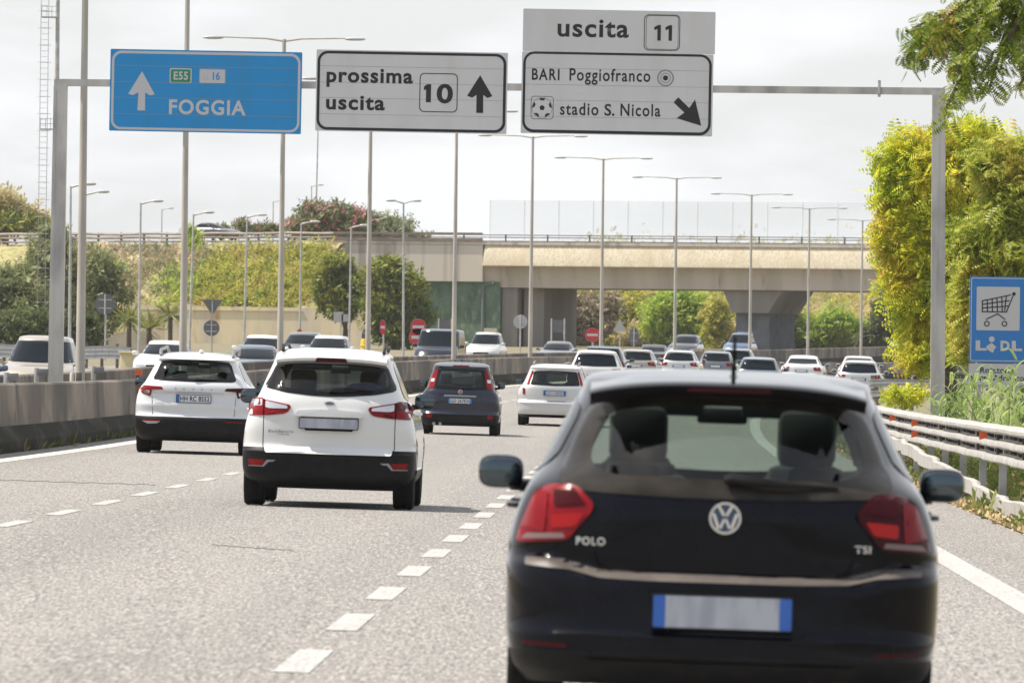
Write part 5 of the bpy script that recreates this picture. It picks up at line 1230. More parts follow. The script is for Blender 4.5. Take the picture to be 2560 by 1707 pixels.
for x, y in ((765, 312), (871, 311)):
    c = ss.L(*xy(x, y)); m.ring(circle(c[0], c[1], 7 * ss.k), circle(c[0], c[1], 4.6 * ss.k), -.009, -.003)
c = ss.L(*xy(926, 131)); m.prism(circle(c[0], c[1], 4.4 * ss.k), -.010, -.003)
m.build('trolley_symbol', SK, o, False)
for ch, x0, x1, yb, h in (('L', 2440, 2468, 875, 22), ('D', 2502, 2525, 875, 22), ('L', 2530, 2556, 875, 22)):
    a = ss.L(x0, yb); c = ss.L(x1, yb); text('shop_lettering', ch, a[0], c[0], a[1], h * ss.k, -.004, SW, ss.root, .055, 1, 'L')
m = MB(); c = ss.L(2480, 848); m.prism(circle(c[0], c[1], 7.2 * ss.k), -.008, -.002)
m.prism(ss.P([(2480, 857), (2492, 868), (2487, 872), (2484, 882), (2477, 879), (2470, 874), (2466, 866)]), -.008, -.002); m.build('shop_lettering_i', SW, ss.root, False)
o = ss.plate('lower_panel', ss.rr(2424, 909, 2572, 962, 3), SW, 0, .04)
ss.text('place_lettering', 'Rotatoria', 2452, 2536, 932, 9, None, .025, 1.05); ss.text('place_lettering', 'Ponte Adriatico', 2430, 2562, 951, 9, None, .025, 1.02)
MB().tube([(-.35, .09, .7), (-.35, .09, -3.0)], .05, 10).tube([(.35, .09, .7), (.35, .09, -3.0)], .05, 10).build('post', GALV, ss.root)

# ------------------------------------------------------------------ traffic further on, and oncoming
def other_car(name, label, kind, colour, px, Y, oncoming=False, cat='car', yaw=0.0, onz=None, group=None, dx=0):
    L, Wd, H = {'hatch': (4.0, 1.75, 1.46), 'saloon': (4.55, 1.8, 1.42), 'suv': (4.4, 1.85, 1.62), 'van': (4.9, 1.95, 1.95), 'mpv': (4.4, 1.8, 1.72)}[kind]; h = Wd / 2; ze = H - .09
    hood = {'saloon': .95, 'hatch': .97, 'suv': 1.06, 'van': 1.15, 'mpv': 1.05}[kind]; belt = hood + .02; top = h * (.86 if kind == 'van' else .66)
    if kind == 'saloon': R = [(.2, .15), (.28, .03), (.4, 0), (.6, 0), (.65, .05), (.85, .06), (.96, .10), (1.0, .35), (1.03, .62), (ze, 1.35)]
    elif kind == 'van': R = [(.2, .12), (.3, .02), (.45, 0), (.6, .04), (1.1, .06), (ze, .14)]
    else: R = [(.2, .15), (.28, .04), (.4, 0), (.56, 0), (.60, .05), (.75, .06), (belt - .06, .07), (belt, .10), (ze - .04, .36), (ze, .33)]
    c = Car(name, label, colour=colour, trimz=.42 if kind == 'suv' else .3, cladz=.36 if kind == 'suv' else .24, cat=cat, group=group,
            W=[(.2, h - .08), (.3, h - .02), (.5, h), (.75, h - .005), (.88, h - .03), (belt, h - .13 if kind != 'van' else h - .05), ((belt + ze) / 2, (h - .13 + top) / 2 - .0 if kind != 'van' else h - .09), (ze, top)],
            R=R, F=front_profile(L, H, hood, 1.25 if kind != 'van' else .95, .74), ze=ze, zt=H, p=3, rt=1.0 if kind != 'saloon' else 1.6, ft=L - 2.4, cr=.36, nr=3, ry=.85, wheelbase=L * .6, tyre=.32 if kind != 'suv' else .345, tw=.2, res=.62)
    zl, zh = belt + .015, ze - .045; wl, wh_ = c.W(zl) - .10, top - .045; P = lambda z0, z1, a, b, r=.05: rounded(mirrored([(0, z1), (-b, z1 - .015), (-a, z0 + .02), (0, z0)]), r)
    fw = c.patch('windscreen', P(hood + .03, ze - .03, c.W(hood + .05) - .06, top - .03), M_['opaque_gl'], 'front', .022, .03, step=.06)
    if kind == 'saloon': zl = 1.045
    c.patch('rear_window', P(zl, zh, c.W(zl) - .09, wh_), M_['opaque_gl'], 'rear', .016, .03, step=.06)
    for sg in (-1, 1):
        f = (lambda q: q) if sg < 0 else mir
        yb = c.R_(zl) + .5; c.patch('side_window', rounded([(yb, zl + .02), (yb + .2, zh - .02), (L - 2.25, zh), (L - 1.45, zl + .03)], .05), M_['opaque_gl'], 'side', .012, .02, sg, step=.1)
        if kind == 'van': tl = [(-h + .03, 1.25), (-h + .17, 1.25), (-h + .17, .75), (-h + .03, .75)]
        elif kind == 'mpv': tl = [(-c.W(1.5) + .005, 1.5), (-c.W(1.5) + .10, 1.5), (-h + .22, .9), (-h + .05, .9)]
        else: tl = [(-h + .12, belt - .04), (-h + .40, belt - .06), (-h + .36, belt - .20), (-h + .04, belt - .22)]
        c.patch('tail_light', f(rounded(tl, .03)), M_['red'], 'rear', .012, .02, step=.1)
        hl = rounded([(-h + .07, .76), (-h + .40, .70), (-h + .42, .60), (-h + .10, .62)], .03); c.patch('headlight', f(hl), M_['clear'], 'front', .012, .02, step=.1)
    c.patch('grille', rounded([(-.42, .66), (.42, .66), (.36, .36), (-.36, .36)], .05), M_['trim'], 'front', .008, .02, step=.15)
    if not oncoming: c.plate(-.26, .26, .72 if kind != 'saloon' else .70, .82 if kind != 'saloon' else .80, None, ('l', 'r'), 'plate')
    else:
        yy = c.front(0, .42)[1] + .012; MB().prism(roundrect(-.26, .37, .26, .48, .01, 2), yy, yy + .02).build('number_plate', M_['plate'], c.root)
    c.shell(); c.wheels(); c.mirrors(L - 1.75, hood + .06, .19, .14, None, h - .03)
    return c.put(px, 930, Y, flip=oncoming, yaw=yaw, onz=onz)

G1 = 'cars moving away in the distance'; G2 = 'oncoming cars on the other carriageway'
for a in (('suv_car', 'white SUV with broad dark rear window right of the silver estate', 'suv', 'white', 1486, 255), ('suv_car', 'dark blue SUV roof showing above the white SUV ahead', 'suv', 'navy', 1503, 302),
          ('hatchback_car', 'champagne beige hatchback between the blue SUV and the pale hatchback', 'hatch', 'beige', 1588, 332), ('hatchback_car', 'silver hatchback with dark window left of the aerial of the black hatchback', 'hatch', 'silver', 1695, 342),
          ('hatchback_car', 'dark grey hatchback just left of the black hatchback aerial', 'hatch', 'grey', 1787, 360), ('hatchback_car', 'steel blue hatchback with red lights right of the aerial', 'hatch', 'steel', 1893, 285),
          ('saloon_car', 'white saloon alone before the far concrete barrier', 'saloon', 'white', 2002, 340), ('hatchback_car', 'far white hatchback partly behind a silver hatchback', 'hatch', 'white', 2142, 345), ('saloon_car', 'dark saloon roof glimpsed behind the champagne hatchback', 'saloon', 'dark', 1625, 405), ('suv_car', 'grey SUV glimpsed between the grey and steel blue hatchbacks', 'suv', 'grey', 1838, 380), ('hatchback_car', 'silver hatchback with dark tailgate nearest the exit guardrail', 'hatch', 'silver', 2146, 287)):
    other_car(*a, group=G1)
for a in (('hatchback_car', 'steel blue oncoming car cut off by the left picture edge', 'hatch', 'steel', -78, 176), ('mpv_car', 'dusty champagne oncoming car partly behind the gantry post', 'mpv', 'beige', 122, 189), ('hatchback_car', 'white oncoming car behind the roof of the large white SUV', 'hatch', 'white', 425, 258),
          ('suv_car', 'white oncoming SUV behind a steel blue saloon', 'suv', 'white', 668, 300), ('saloon_car', 'steel blue oncoming saloon just left of the small white SUV', 'saloon', 'steel', 650, 256), ('suv_car', 'grey oncoming SUV half hidden by a white one', 'suv', 'grey', 770, 352),
          ('suv_car', 'white oncoming SUV above the roof of the small white SUV', 'suv', 'white2', 834, 321), ('van', 'dark blue oncoming van above the navy city car', 'van', 'navy', 1112, 352), ('mpv_car', 'silver oncoming people carrier behind the dark van', 'mpv', 'silver', 1226, 418), ('saloon_car', 'grey oncoming saloon above the silver estate', 'saloon', 'grey', 1405, 405),
          ('suv_car', 'distant dark oncoming SUV above the silver hatchback', 'suv', 'dark', 1725, 500), ('mpv_car', 'distant blue oncoming people carrier beside the aerial', 'mpv', 'blue', 1860, 520), ('saloon_car', 'farthest grey blue oncoming car beside the yellow tree', 'saloon', 'steel', 2270, 600)):
    other_car(*a, oncoming=True, group=G2, cat='van' if a[0] == 'van' else 'car')
p = at(468, 585, 634); other_car('saloon_car', 'dark car driving along the overpass behind its guardrail', 'saloon', 'dark', 468, 634, yaw=math.radians(-105), onz=zr - .02).root.location.x = p.x

# scooter seen between guardrail and yellow tree
p = at(2290, 930, 300); mo = thing('scooter', 'dark scooter with white plate beside the yellow tree', 'scooter', (p.x, 300, gz(p.x, 300)), heading(300))
for y in (0, 1.35): MB().lathe([(.14, -.05), (.25, -.055), (.28, 0), (.25, .055), (.14, .05)], 24, 'X', (0, y, .28)).build('wheel', M_['rubber'], mo)
MB().blob((0, .35, .72), (.19, .55, .2), 2.6).blob((0, 1.25, .75), (.2, .14, .42), 2.6).box((0, .8, .33), (.26, .6, .08), bev=.03).build('body', M_['dark'], mo)
MB().box((0, -.12, .55), (.18, .02, .16), bev=.005).build('number_plate', M_['plate'], mo); MB().blob((0, -.14, .80), (.12, .05, .05), 2.6).build('tail_light', M_['red'], mo)
MB().box((0, -.02, 1.08), (.42, .36, .30), bev=.06).build('top_box', M_['dark'], mo); MB().tube([(-.34, 1.12, 1.05), (0, 1.2, 1.0), (.34, 1.12, 1.05)], .018, 8).build('handlebar', M_['trim'], mo)

# ------------------------------------------------------------------ the five near cars in place
c = black_hatch(); c.put(1803, 1500, 32.0); c.root.location.x = .30
c = white_suv(); c.put(815, 1270, 81)
c = white_crossover(); c.put(479, 1130, 124)
c = navy_city_car(); c.put(1147, 1085, 167)
c = white_estate(); c.put(1384, 1050, 187)
# ------------------------------------------------------------------ vegetation
BARK = mat('bark', (.12, .09, .065), .95, noise=(6, (.06, .045, .035), 4, .4, .7))
L_ROB = leafmat('yellow_green_leaves', [(0, (.22, .32, .02)), (.3, (.50, .58, .04)), (.65, (.76, .76, .07)), (.92, (.78, .68, .09)), (1, (.62, .42, .09))], .6, .8)
L_OVER = leafmat('fresh_green_leaves', [(0, (.10, .16, .018)), (.45, (.22, .30, .03)), (.85, (.40, .43, .05)), (.97, (.46, .40, .07)), (1, (.36, .18, .06))], .5, .9)
L_DARK = leafmat('dark_evergreen_leaves', [(0, (.07, .11, .02)), (.45, (.17, .21, .04)), (.8, (.34, .35, .06)), (1, (.44, .41, .09))], .35)
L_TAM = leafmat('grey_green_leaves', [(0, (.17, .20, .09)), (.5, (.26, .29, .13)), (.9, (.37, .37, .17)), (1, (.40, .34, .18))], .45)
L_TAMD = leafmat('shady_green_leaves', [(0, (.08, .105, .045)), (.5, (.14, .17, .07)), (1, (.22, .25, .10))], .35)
L_YEL = leafmat('dry_yellow_leaves', [(0, (.50, .42, .20)), (.5, (.64, .55, .30)), (1, (.44, .42, .18))], .45)
L_OLE = leafmat('oleander_leaves', [(0, (0.096, 0.144, 0.048)), (.6, (0.180, 0.228, 0.084)), (.601, (0.240, 0.264, 0.120)), (1, (0.312, 0.312, 0.156))], .35)
L_PINK = leafmat('pink_blossom', [(0, (.62, .22, .25)), (1, (.75, .38, .40))], .3)
L_OLI = leafmat('olive_leaves', [(0, (0.245, 0.274, 0.158)), (.6, (0.360, 0.389, 0.230)), (1, (0.475, 0.490, 0.317))], .3)
L_BRA = leafmat('bramble_leaves', [(0, (.24, .27, .04)), (.45, (.48, .48, .08)), (.8, (.62, .56, .13)), (1, (.60, .45, .22))], .5)
L_DRY = leafmat('dry_grass', [(0, (.48, .37, .25)), (.5, (.58, .45, .33)), (.8, (.50, .41, .24)), (1, (.36, .36, .16))], .3)
L_LIME = leafmat('lime_leaves', [(0, (.20, .32, .04)), (.5, (.40, .54, .08)), (1, (.64, .66, .13))], .5)
L_BROWN = leafmat('bare_brown_twigs', [(0, (0.275, 0.206, 0.138)), (.6, (0.413, 0.330, 0.234)), (1, (0.330, 0.330, 0.138))], .25)
L_REED = leafmat('reed_leaves', [(0, (0.169, 0.260, 0.065)), (.5, (0.312, 0.416, 0.130)), (1, (0.494, 0.572, 0.247))], .45)
L_PALM = leafmat('palm_leaves', [(0, (.16, .20, .04)), (1, (.38, .36, .10))], .4)
gr = np.random.default_rng(21)

def frond(n=7, w_=.16):
    """A feathery leaf: pairs of leaflets along a stalk one unit long."""
    V, F = [], []
    for k in range(n):
        y = .15 + .8 * k / (n - 1); l = .30 * math.sin(math.pi * (.18 + .72 * k / (n - 1))) + .05
        for s in (-1, 1):
            i = len(V); V += [(0, y, 0), (s * l * .5, y + l * .12 - w_ * .22, -.03), (s * l, y + l * .22, -.07), (s * l * .5, y + l * .28 + w_ * .15, -.03)]; F.append((i, i + 1, i + 2, i + 3) if s > 0 else (i + 3, i + 2, i + 1, i))
    return V, F
def sprig(n=4):
    """A short twig of single leaves."""
    V, F = [], []
    for k in range(n):
        y = .1 + .7 * k / n; s = -1 if k % 2 else 1; i = len(V); a = .5 + .1 * k
        V += [(0, y, 0), (s * .16, y + .12, .05), (s * .42 * (1.1 - .1 * k), y + .38, .0), (s * .08, y + .3, -.05)]; F.append((i, i + 1, i + 2, i + 3) if s > 0 else (i + 3, i + 2, i + 1, i))
    return V, F

def lobe_points(lobes, N, clumps, spread, fill=.55):
    """Leaf points gathered in clumps over and inside a set of ellipsoids."""
    vol = np.array([l[3] * l[4] * l[5] for l in lobes]) ** .75; cnt = np.maximum(2, (clumps * vol / vol.sum())).astype(int); ce, sp = [], []
    for (x, y, z, a, b, c), n in zip(lobes, cnt):
        d = gr.normal(size=(n, 3)); d /= np.linalg.norm(d, axis=1)[:, None]; r = (fill + (1 - fill) * gr.random(n) ** .6)[:, None]
        ce.append(np.array([x, y, z]) + d * r * np.array([a, b, c])); sp += [min(a, b, c) * spread] * n
    ce = np.vstack(ce); sp = np.array(sp); k = gr.integers(0, len(ce), N); q = np.exp(gr.normal(size=len(ce)) * .3)
    off = gr.normal(size=(N, 3)) * np.array([1, 1, .7]); return ce[k] + off * (sp * q)[k][:, None], ce
def tree(name, label, lobes_px, Y, leaf, N, clumps, size, spread=.22, tmpl=None, base=None, trunk_r=.15, cat='tree', group=None, depth=1.0, droop=.3, up=.9, extra=None, stems=1, basez=None):
    """A tree or shrub: tapered trunk with limbs and a crown of leaves; lobes are (px, py, half width px, half height px, depth offset m)."""
    k = Y / FPX; lobes = []
    for l in lobes_px:
        dy = l[4] if len(l) > 4 else 0; p = at(l[0], l[1], Y + dy); lobes.append((p.x, Y + dy, p.z, l[2] * k, max(l[2], l[3]) * k * depth, l[3] * k))
    lo = min(l[2] - l[5] for l in lobes); bx = base if base is not None else sum(l[0] for l in lobes_px) / len(lobes_px)
    bp = at(bx, 900, Y); bz = basez if basez is not None else min(lo, gz(6, Y))
    r = thing(name, label, cat, (bp.x, Y, bz), group=group); O = np.array([bp.x, Y, bz])
    P, ce = lobe_points(lobes, N, clumps, spread); tv, tf = tmpl or sprig()
    P = P[P[:, 2] > bz]
    scatter_mesh('crown', tv, tf, rand_mats(len(P), size, .25, gr, up, droop), P - O, leaf, r)
    m = MB(); big = max(lobes, key=lambda l: l[3] * l[5]); hz = big[2] - bz
    fork = Vector((0.15 * (big[0] - O[0]), 0, max(.3, hz * .35))); m.tube([(0, 0, -.2), (fork.x * .4, 0, fork.z * .5), fork], (trunk_r * 1.25, trunk_r, trunk_r * .85), 10)
    for l in lobes:
        c = Vector((l[0], l[1], l[2])) - Vector(O); mid = fork.lerp(c, .55) + Vector((0, 0, .1 * hz)); m.tube([fork * .95, mid, c], (trunk_r * .6, trunk_r * .4, trunk_r * .15), 7)
    for q in ce[:: max(1, len(ce) // 26)]:
        l = min(lobes, key=lambda l: (l[0] - q[0]) ** 2 + (l[2] - q[2]) ** 2); m.tube([Vector((l[0], l[1], l[2])) - Vector(O), Vector(q) - Vector(O)], (trunk_r * .2, trunk_r * .06), 5)
    m.build('trunk', BARK, r)
    if extra: P2 = P[gr.random(len(P)) < extra[2]]; tv, tf = sprig(3); scatter_mesh('blossom', tv, tf, rand_mats(len(P2), extra[1], .2, gr), P2 - O + gr.normal(size=P2.shape) * .12, extra[0], r)
    return r

# big yellow-green trees behind the right gantry post
tree('feathery_tree', 'tall yellow green feathery tree behind the right gantry post', [(2275, 400, 62, 60), (2250, 520, 52, 75), (2290, 620, 62, 80), (2270, 730, 62, 60), (2330, 480, 80, 90), (2370, 380, 60, 55), (2420, 460, 70, 70, 4), (2350, 760, 70, 90), (2310, 860, 55, 70), (2390, 620, 80, 100, 3), (2225, 690, 28, 26), (2225, 460, 30, 34), (2206, 388, 15, 12), (2445, 335, 36, 38), (2480, 385, 55, 55, 3), (2310, 345, 34, 30), (2262, 380, 40, 45), (2410, 340, 28, 38), (2213, 610, 24, 40)], 196, L_ROB, 10500, 560, .40, .22, frond(6, .17), 2372, .20, depth=.9, droop=.5, up=1.2)
tree('feathery_tree', 'green and ochre feathery tree behind the shop sign', [(2500, 400, 60, 60), (2540, 520, 70, 90), (2460, 600, 70, 70), (2530, 660, 70, 90), (2600, 440, 70, 90), (2450, 720, 50, 80), (2420, 820, 45, 80)], 186, leafmat('dull_green_feathery_leaves', [(0, (.20, .27, .03)), (.45, (.42, .48, .06)), (.75, (.64, .64, .15)), (1, (.62, .46, .09))], .5), 9500, 460, .36, .22, frond(7, .17), 2560, .2, depth=.8, droop=.45, up=1.2)
# the overhanging tree at the upper right
OY = 100.0; ob = at(2760, 900, OY); ot = thing('overhanging_tree', 'green feathery branches hanging in from the upper right corner', 'tree', (ob.x, OY, gz(5, OY))); O = Vector((ob.x, OY, gz(5, OY)))
twigs = [[(2330, 45), (2310, 80), (2305, 130), (2300, 165)], [(2345, 40), (2335, 100), (2338, 140)], [(2300, 60), (2275, 85), (2262, 75)], [(2370, 30), (2380, 80), (2378, 120)], [(2450, 40), (2440, 100), (2425, 140)], [(2600, 20), (2560, 60), (2530, 150)], [(2520, -60), (2500, 0), (2490, 60)], [(2700, -160), (2580, -90), (2480, -40), (2390, 20), (2320, 50), (2285, 70)], [(2480, -60), (2425, 30), (2405, 120), (2396, 190)], [(2405, 120), (2392, 210), (2372, 262), (2362, 300)], [(2620, -20), (2540, 60), (2505, 120), (2480, 190), (2470, 235)], [(2640, 40), (2575, 120), (2555, 190), (2548, 215)], [(2400, 20), (2345, 75), (2330, 120)], [(2320, 50), (2296, 95), (2276, 130), (2266, 150)], [(2650, -80), (2540, -20), (2450, 40), (2430, 110), (2420, 160)], [(2560, -60), (2490, 30), (2455, 90)], [(2640, 0), (2540, 40), (2500, 100)], [(2425, 60), (2418, 150), (2412, 240)], [(2640, -40), (2570, 20), (2525, 80)], [(2600, -110), (2520, -40), (2475, 20)], [(2350, 40), (2365, 90), (2360, 120)], [(2395, 10), (2365, 45), (2350, 80)], [(2610, 60), (2590, 120), (2570, 150)], [(2680, -120), (2610, -40), (2560, 30)]]
m = MB(); FP, FM = [], []
for tw in twigs:
    dy = gr.normal() * .35; W = [at(x + gr.normal() * 3, y + gr.normal() * 3, OY + dy) - O for x, y in tw]; m.tube(W, [.03 * (1 - i / len(W)) + .005 for i in range(len(W))], 6)
    for a, b in zip(W, W[1:]):
        n = max(2, int((b - a).length / .011))
        for k in range(n):
            p = a.lerp(b, k / n) + Vector(gr.normal(size=3) * (.06, .12, .06)); sd = 1 if gr.random() < .5 else -1
            d = Vector((sd * .55 + gr.normal() * .35, gr.normal() * .6, -.75 + gr.normal() * .35)).normalized(); nrm = Vector((gr.normal() * .5, -.5 + gr.normal() * .5, .6)); nrm = (nrm - d * nrm.dot(d)).normalized(); cc = d.cross(nrm); s = .165 * math.exp(gr.normal() * .3)
            FP.append(p); FM.append(np.array([cc, d, nrm]).T * s)
m.tube([(0, 0, -.3), (-.1, 0, 3), (-.1, 0, 6)], (.2, .17, .12), 12).tube([(-.1, 0, 5), at(2690, -60, OY) - O, at(2560, -80, OY) - O], (.12, .07, .03), 8); m.build('trunk', BARK, ot)
tv, tf = frond(8, .16); scatter_mesh('crown', tv, tf, np.array(FM), np.array([list(p) for p in FP]), L_OVER, ot)

# reeds on the right verge
def reed(label, px, Y, h, n, seedz=0.0):
    b0 = at(px, 1100, Y); z = gz(min(b0.x, 6), Y) - .03; r = thing('giant_reed', label, 'reed', (b0.x, Y, z), group='giant reeds behind the right guardrail'); st = MB(); V, F = [], []
    for i in range(n):
        bx, by = gr.normal() * .16, gr.normal() * .25; hh = h * (.75 + .35 * gr.random()); lx, ly = gr.normal() * .18, gr.normal() * .15
        pt = lambda t: Vector((bx + lx * t * t, by + ly * t * t, hh * t)); st.tube([pt(t) for t in (0, .3, .6, .9)], (.012, .011, .008, .004), 6)
        for j in range(10):
            t = .25 + .75 * j / 10; p = pt(t); a = math.pi * j + gr.normal() * .5 + i; L = .62 * (1.15 - .5 * t) * (.8 + .4 * gr.random()); w_ = .07
            d = Vector((math.cos(a), math.sin(a), 0)); s_ = Vector((-d.y, d.x, 0)); k0 = len(V); e = .9 + .5 * gr.random()
            for q in range(6):
                u = q / 5; c = p + d * (L * u * .85) + Vector((0, 0, L * (e * u - 1.35 * u * u * (.75 + .4 * gr.random() if q == 5 else .85)))); ww = w_ * (1 - u) ** .6 * (1 if q else .7)
                V += [c + s_ * ww / 2, c - s_ * ww / 2]
            F += [(k0 + 2 * q, k0 + 2 * q + 1, k0 + 2 * q + 3, k0 + 2 * q + 2) for q in range(5)]
    st.build('stem', mat('reed_stem', (.24, .28, .10), .6) if 'reed_stem' not in MATS else MATS['reed_stem'], r); me = MB(); me.v = [tuple(v) for v in V]; me.f = F
    mesh = bpy.data.meshes.new('leaf_blades'); mesh.from_pydata(me.v, [], me.f); finish('leaf_blades', mesh, L_REED, r)
for i, (px, Y, h, n) in enumerate(((2345, 136, 1.50, 3), (2385, 130, 1.75, 5), (2425, 126, 1.75, 4), (2460, 122, 1.6, 4), (2495, 120, 1.75, 4), (2535, 118, 2.0, 2), (2562, 116, 2.0, 4), (2590, 112, 1.6, 4), (2400, 140, 1.45, 4), (2505, 128, 1.5, 4), (2445, 132, 1.4, 4), (2480, 110, 1.5, 4), (2545, 106, 1.6, 4))):
    reed('giant reed with long pale green arching leaves behind the right guardrail', px, Y, h, n)

# ground plants along the right verge
N = 15000; yy = 62 + 140 * gr.random(N) ** 1.3; xx = 3.75 + np.abs(gr.normal(size=N)) * .35 + (gr.random(N) < .75) * (.35 + 1.8 * gr.random(N)); cl = np.sin(yy * 1.3) + np.sin(yy * .47 + 2) + gr.normal(size=N) * .7
keep = (xx > 4.25) | (cl > .5); yy, xx = yy[keep], xx[keep]; P = np.array([(x + sh(y), y, gz(x, y) + .0 + (.35 * gr.random() if x > 4.3 else 0)) for x, y in zip(xx, yy)]); tv, tf = sprig(4)
tag(scatter_mesh('verge_grass', tv, tf, rand_mats(len(P), .13, .35, gr, .2, -1.0), P, leafmat('verge_leaves', [(0, (.10, .14, .03)), (.55, (.20, .25, .06)), (.8, (.34, .30, .10)), (1, (.50, .38, .18))], .4)), kind='stuff')
N = 5200; yy = 58 + 110 * gr.random(N) ** 1.2; xx = 3.72 + np.abs(gr.normal(size=N)) * .38; P = np.array([(x + sh(y), y, gz(x, y) + .025) for x, y in zip(xx, yy)]); tv, tf = quad_leaf(.6)
tag(scatter_mesh('fallen_leaves', tv, tf, rand_mats(len(P), .06, .3, gr, 2.5, 0), P, leafmat('fallen_leaf', [(0, (.42, .30, .14)), (.7, (.55, .42, .24)), (1, (.30, .20, .09))], .1)), kind='stuff')
tree('weed_shrub', 'low yellow green weed shrub below the exit ramp rails', [(2250, 990, 40, 18), (2290, 985, 24, 16)], 214, L_ROB, 420, 40, .22, .3, sprig(4), 2260, .03, 'shrub')

# left side, from the picture edge
tree('yellow_tree', 'pale yellow leafed tree at the left edge above the guardrail', [(15, 515, 42, 48), (62, 540, 40, 26), (108, 556, 20, 16), (-30, 530, 55, 60)], 652, L_YEL, 1700, 130, .8, .25, sprig(4), 10, .2, basez=zr - .5)
tree('green_bush', 'dark green bush below the pale yellow tree', [(40, 556, 60, 16), (105, 564, 24, 9), (-20, 555, 50, 20)], 650, L_DARK, 1500, 90, .6, .28, sprig(4), 40, .1, 'bush', basez=zr - .5)
tree('tamarisk_tree', 'tall drooping grey green tree behind the left gantry post', [(125, 650, 48, 85), (110, 720, 50, 110), (130, 780, 55, 90), (165, 710, 38, 100), (190, 800, 36, 70), (140, 590, 32, 40)], 450, L_TAM, 8000, 360, .45, .2, sprig(4), 140, .22, droop=.8)
tree('tamarisk_tree', 'broad olive green tree at the left picture edge', [(20, 715, 62, 52), (40, 770, 75, 70), (-30, 750, 75, 90), (60, 830, 70, 60)], 430, L_TAM, 7000, 380, .55, .2, sprig(4), 10, .22, droop=.6)
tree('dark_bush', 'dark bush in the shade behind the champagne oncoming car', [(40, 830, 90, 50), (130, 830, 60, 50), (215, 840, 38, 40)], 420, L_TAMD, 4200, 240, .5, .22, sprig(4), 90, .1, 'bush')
tree('grey_shrub', 'loose grey green shrub beside the tall drooping tree', [(240, 690, 45, 70), (280, 720, 45, 55), (250, 790, 45, 60)], 500, L_TAM, 2600, 150, .5, .26, sprig(4), 250, .08, 'shrub')
for px, Y, h, lb in ((322, 470, 60, 'small fan palm left of the low cream wall'), (425, 500, 70, 'small fan palm with brown trunk below the triangular sign back'), (372, 460, 40, 'dry fan palm leaning beside the low cream wall')):
    b0 = at(px, 880, Y); tp = at(px, 880 - h - 30, Y); r = thing('fan_palm', lb, 'palm', (b0.x, Y, b0.z - .5)); H = tp.z - b0.z + .3; MB().tube([(0, 0, 0), (0, 0, H)], (.16, .14), 10).build('trunk', BARK, r)
    n = 70; P = np.tile(np.array([[0, 0, H]]), (n, 1)) + gr.normal(size=(n, 3)) * .08; tv = [(0, 0, 0), (.05, .5, .1), (0, 1, 0), (-.05, .5, .1)]; scatter_mesh('crown', tv, [(0, 1, 2, 3)], rand_mats(n, 1.05, .2, gr, .6, -.35), P, L_PALM, r)
# embankment cover
def cover(name, leaf, us, vs, N, size, zoff, tm=None, clump=None, up=.9, droop=-.4):
    u = gr.uniform(us[0], us[1], N); v = gr.uniform(vs[0], vs[1], N)
    if clump:
        ku = gr.uniform(us[0], us[1], clump[0]); kv = gr.uniform(vs[0], vs[1], clump[0]); i = gr.integers(0, clump[0], N); u = ku[i] + gr.normal(size=N) * clump[1]; v = np.clip(kv[i] + gr.normal(size=N) * clump[1] * .8, vs[0], vs[1])
    xp = [q[0] for q in prof_e]; zp = [q[1] for q in prof_e]; z = np.interp(v, xp[::-1], zp[::-1]); hgt = np.abs(gr.normal(size=N)) * zoff
    P = np.array([tuple(bo + BD * a + BN * b) for a, b in zip(u, v)]); P[:, 2] = z + hgt + np.array([slope_(a, q) for a, q in zip(u, z)]); tv, tf = tm or sprig(4)
    return tag(scatter_mesh(name, tv, tf, rand_mats(N, size, .3, gr, up, droop), P, leaf), kind='stuff')
prof_e = [(12, zr), (-.6, zr - .05), (-1.4, zr - .35), (-4, zr - 1.9), (-7, zr - 3.6), (-10.4, zat(700, 778)), (-10.9, zat(700, 779))]
cover('embankment_grass', L_DRY, (uu(100), u0), (-10.5, -1.3), 6500, .40, .10, None, (420, .8))
cover('embankment_weeds', L_TAM, (uu(200), uu(560)), (-10.3, -3), 1200, .42, .30, None, (34, .7))
cover('crest_grass', L_OLI, (uu(150), u0), (-2.6, -1.3), 1300, .36, .06, None, (120, .7))
cover('bramble_foliage', L_BRA, (uu(560), u0 + 1), (-10.2, -2.4), 9000, .42, .38, None, (170, .65))
cover('bramble_foliage_lower', L_LIME, (uu(440), u0 - 1), (-10.4, -5), 1800, .40, .35, None, (44, .6))
tree('small_shrub', 'small round green shrub alone on the brown embankment', [(295, 672, 13, 11)], 608, L_LIME, 240, 16, .4, .35, sprig(4), 295, .04, 'shrub', basez=zat(295, 684))
tree('small_shrub', 'green shrub on the crest beside the second light pole', [(480, 600, 16, 24), (474, 575, 9, 12)], 612, L_LIME, 420, 26, .45, .3, sprig(4), 478, .05, 'shrub', basez=zat(480, 622))
# on top of the overpass road
tree('oleander', 'pink flowering oleander on the overpass beside the thin mast', [(775, 550, 38, 36), (830, 545, 45, 38), (880, 555, 40, 32), (745, 572, 28, 20), (855, 575, 50, 24)], 640, L_OLE, 3600, 170, .55, .26, sprig(4), 830, .1, 'bush', extra=(L_PINK, .55, .30), basez=zr - .3)
tree('olive_bush', 'grey green olive bush right of the pink oleander', [(950, 562, 40, 30), (990, 572, 36, 26), (925, 578, 30, 18), (1045, 590, 26, 8)], 641, L_OLI, 2400, 130, .5, .25, sprig(4), 960, .1, 'bush', basez=zr - .3)
tree('low_oleander', 'low pink and green bushes along the overpass left of the oleander', [(560, 572, 20, 8), (605, 566, 16, 14), (650, 572, 24, 8), (690, 572, 20, 8)], 640, L_OLE, 1100, 60, .4, .35, sprig(4), 620, .05, 'bush', extra=(L_PINK, .4, .12), basez=zr - .3)
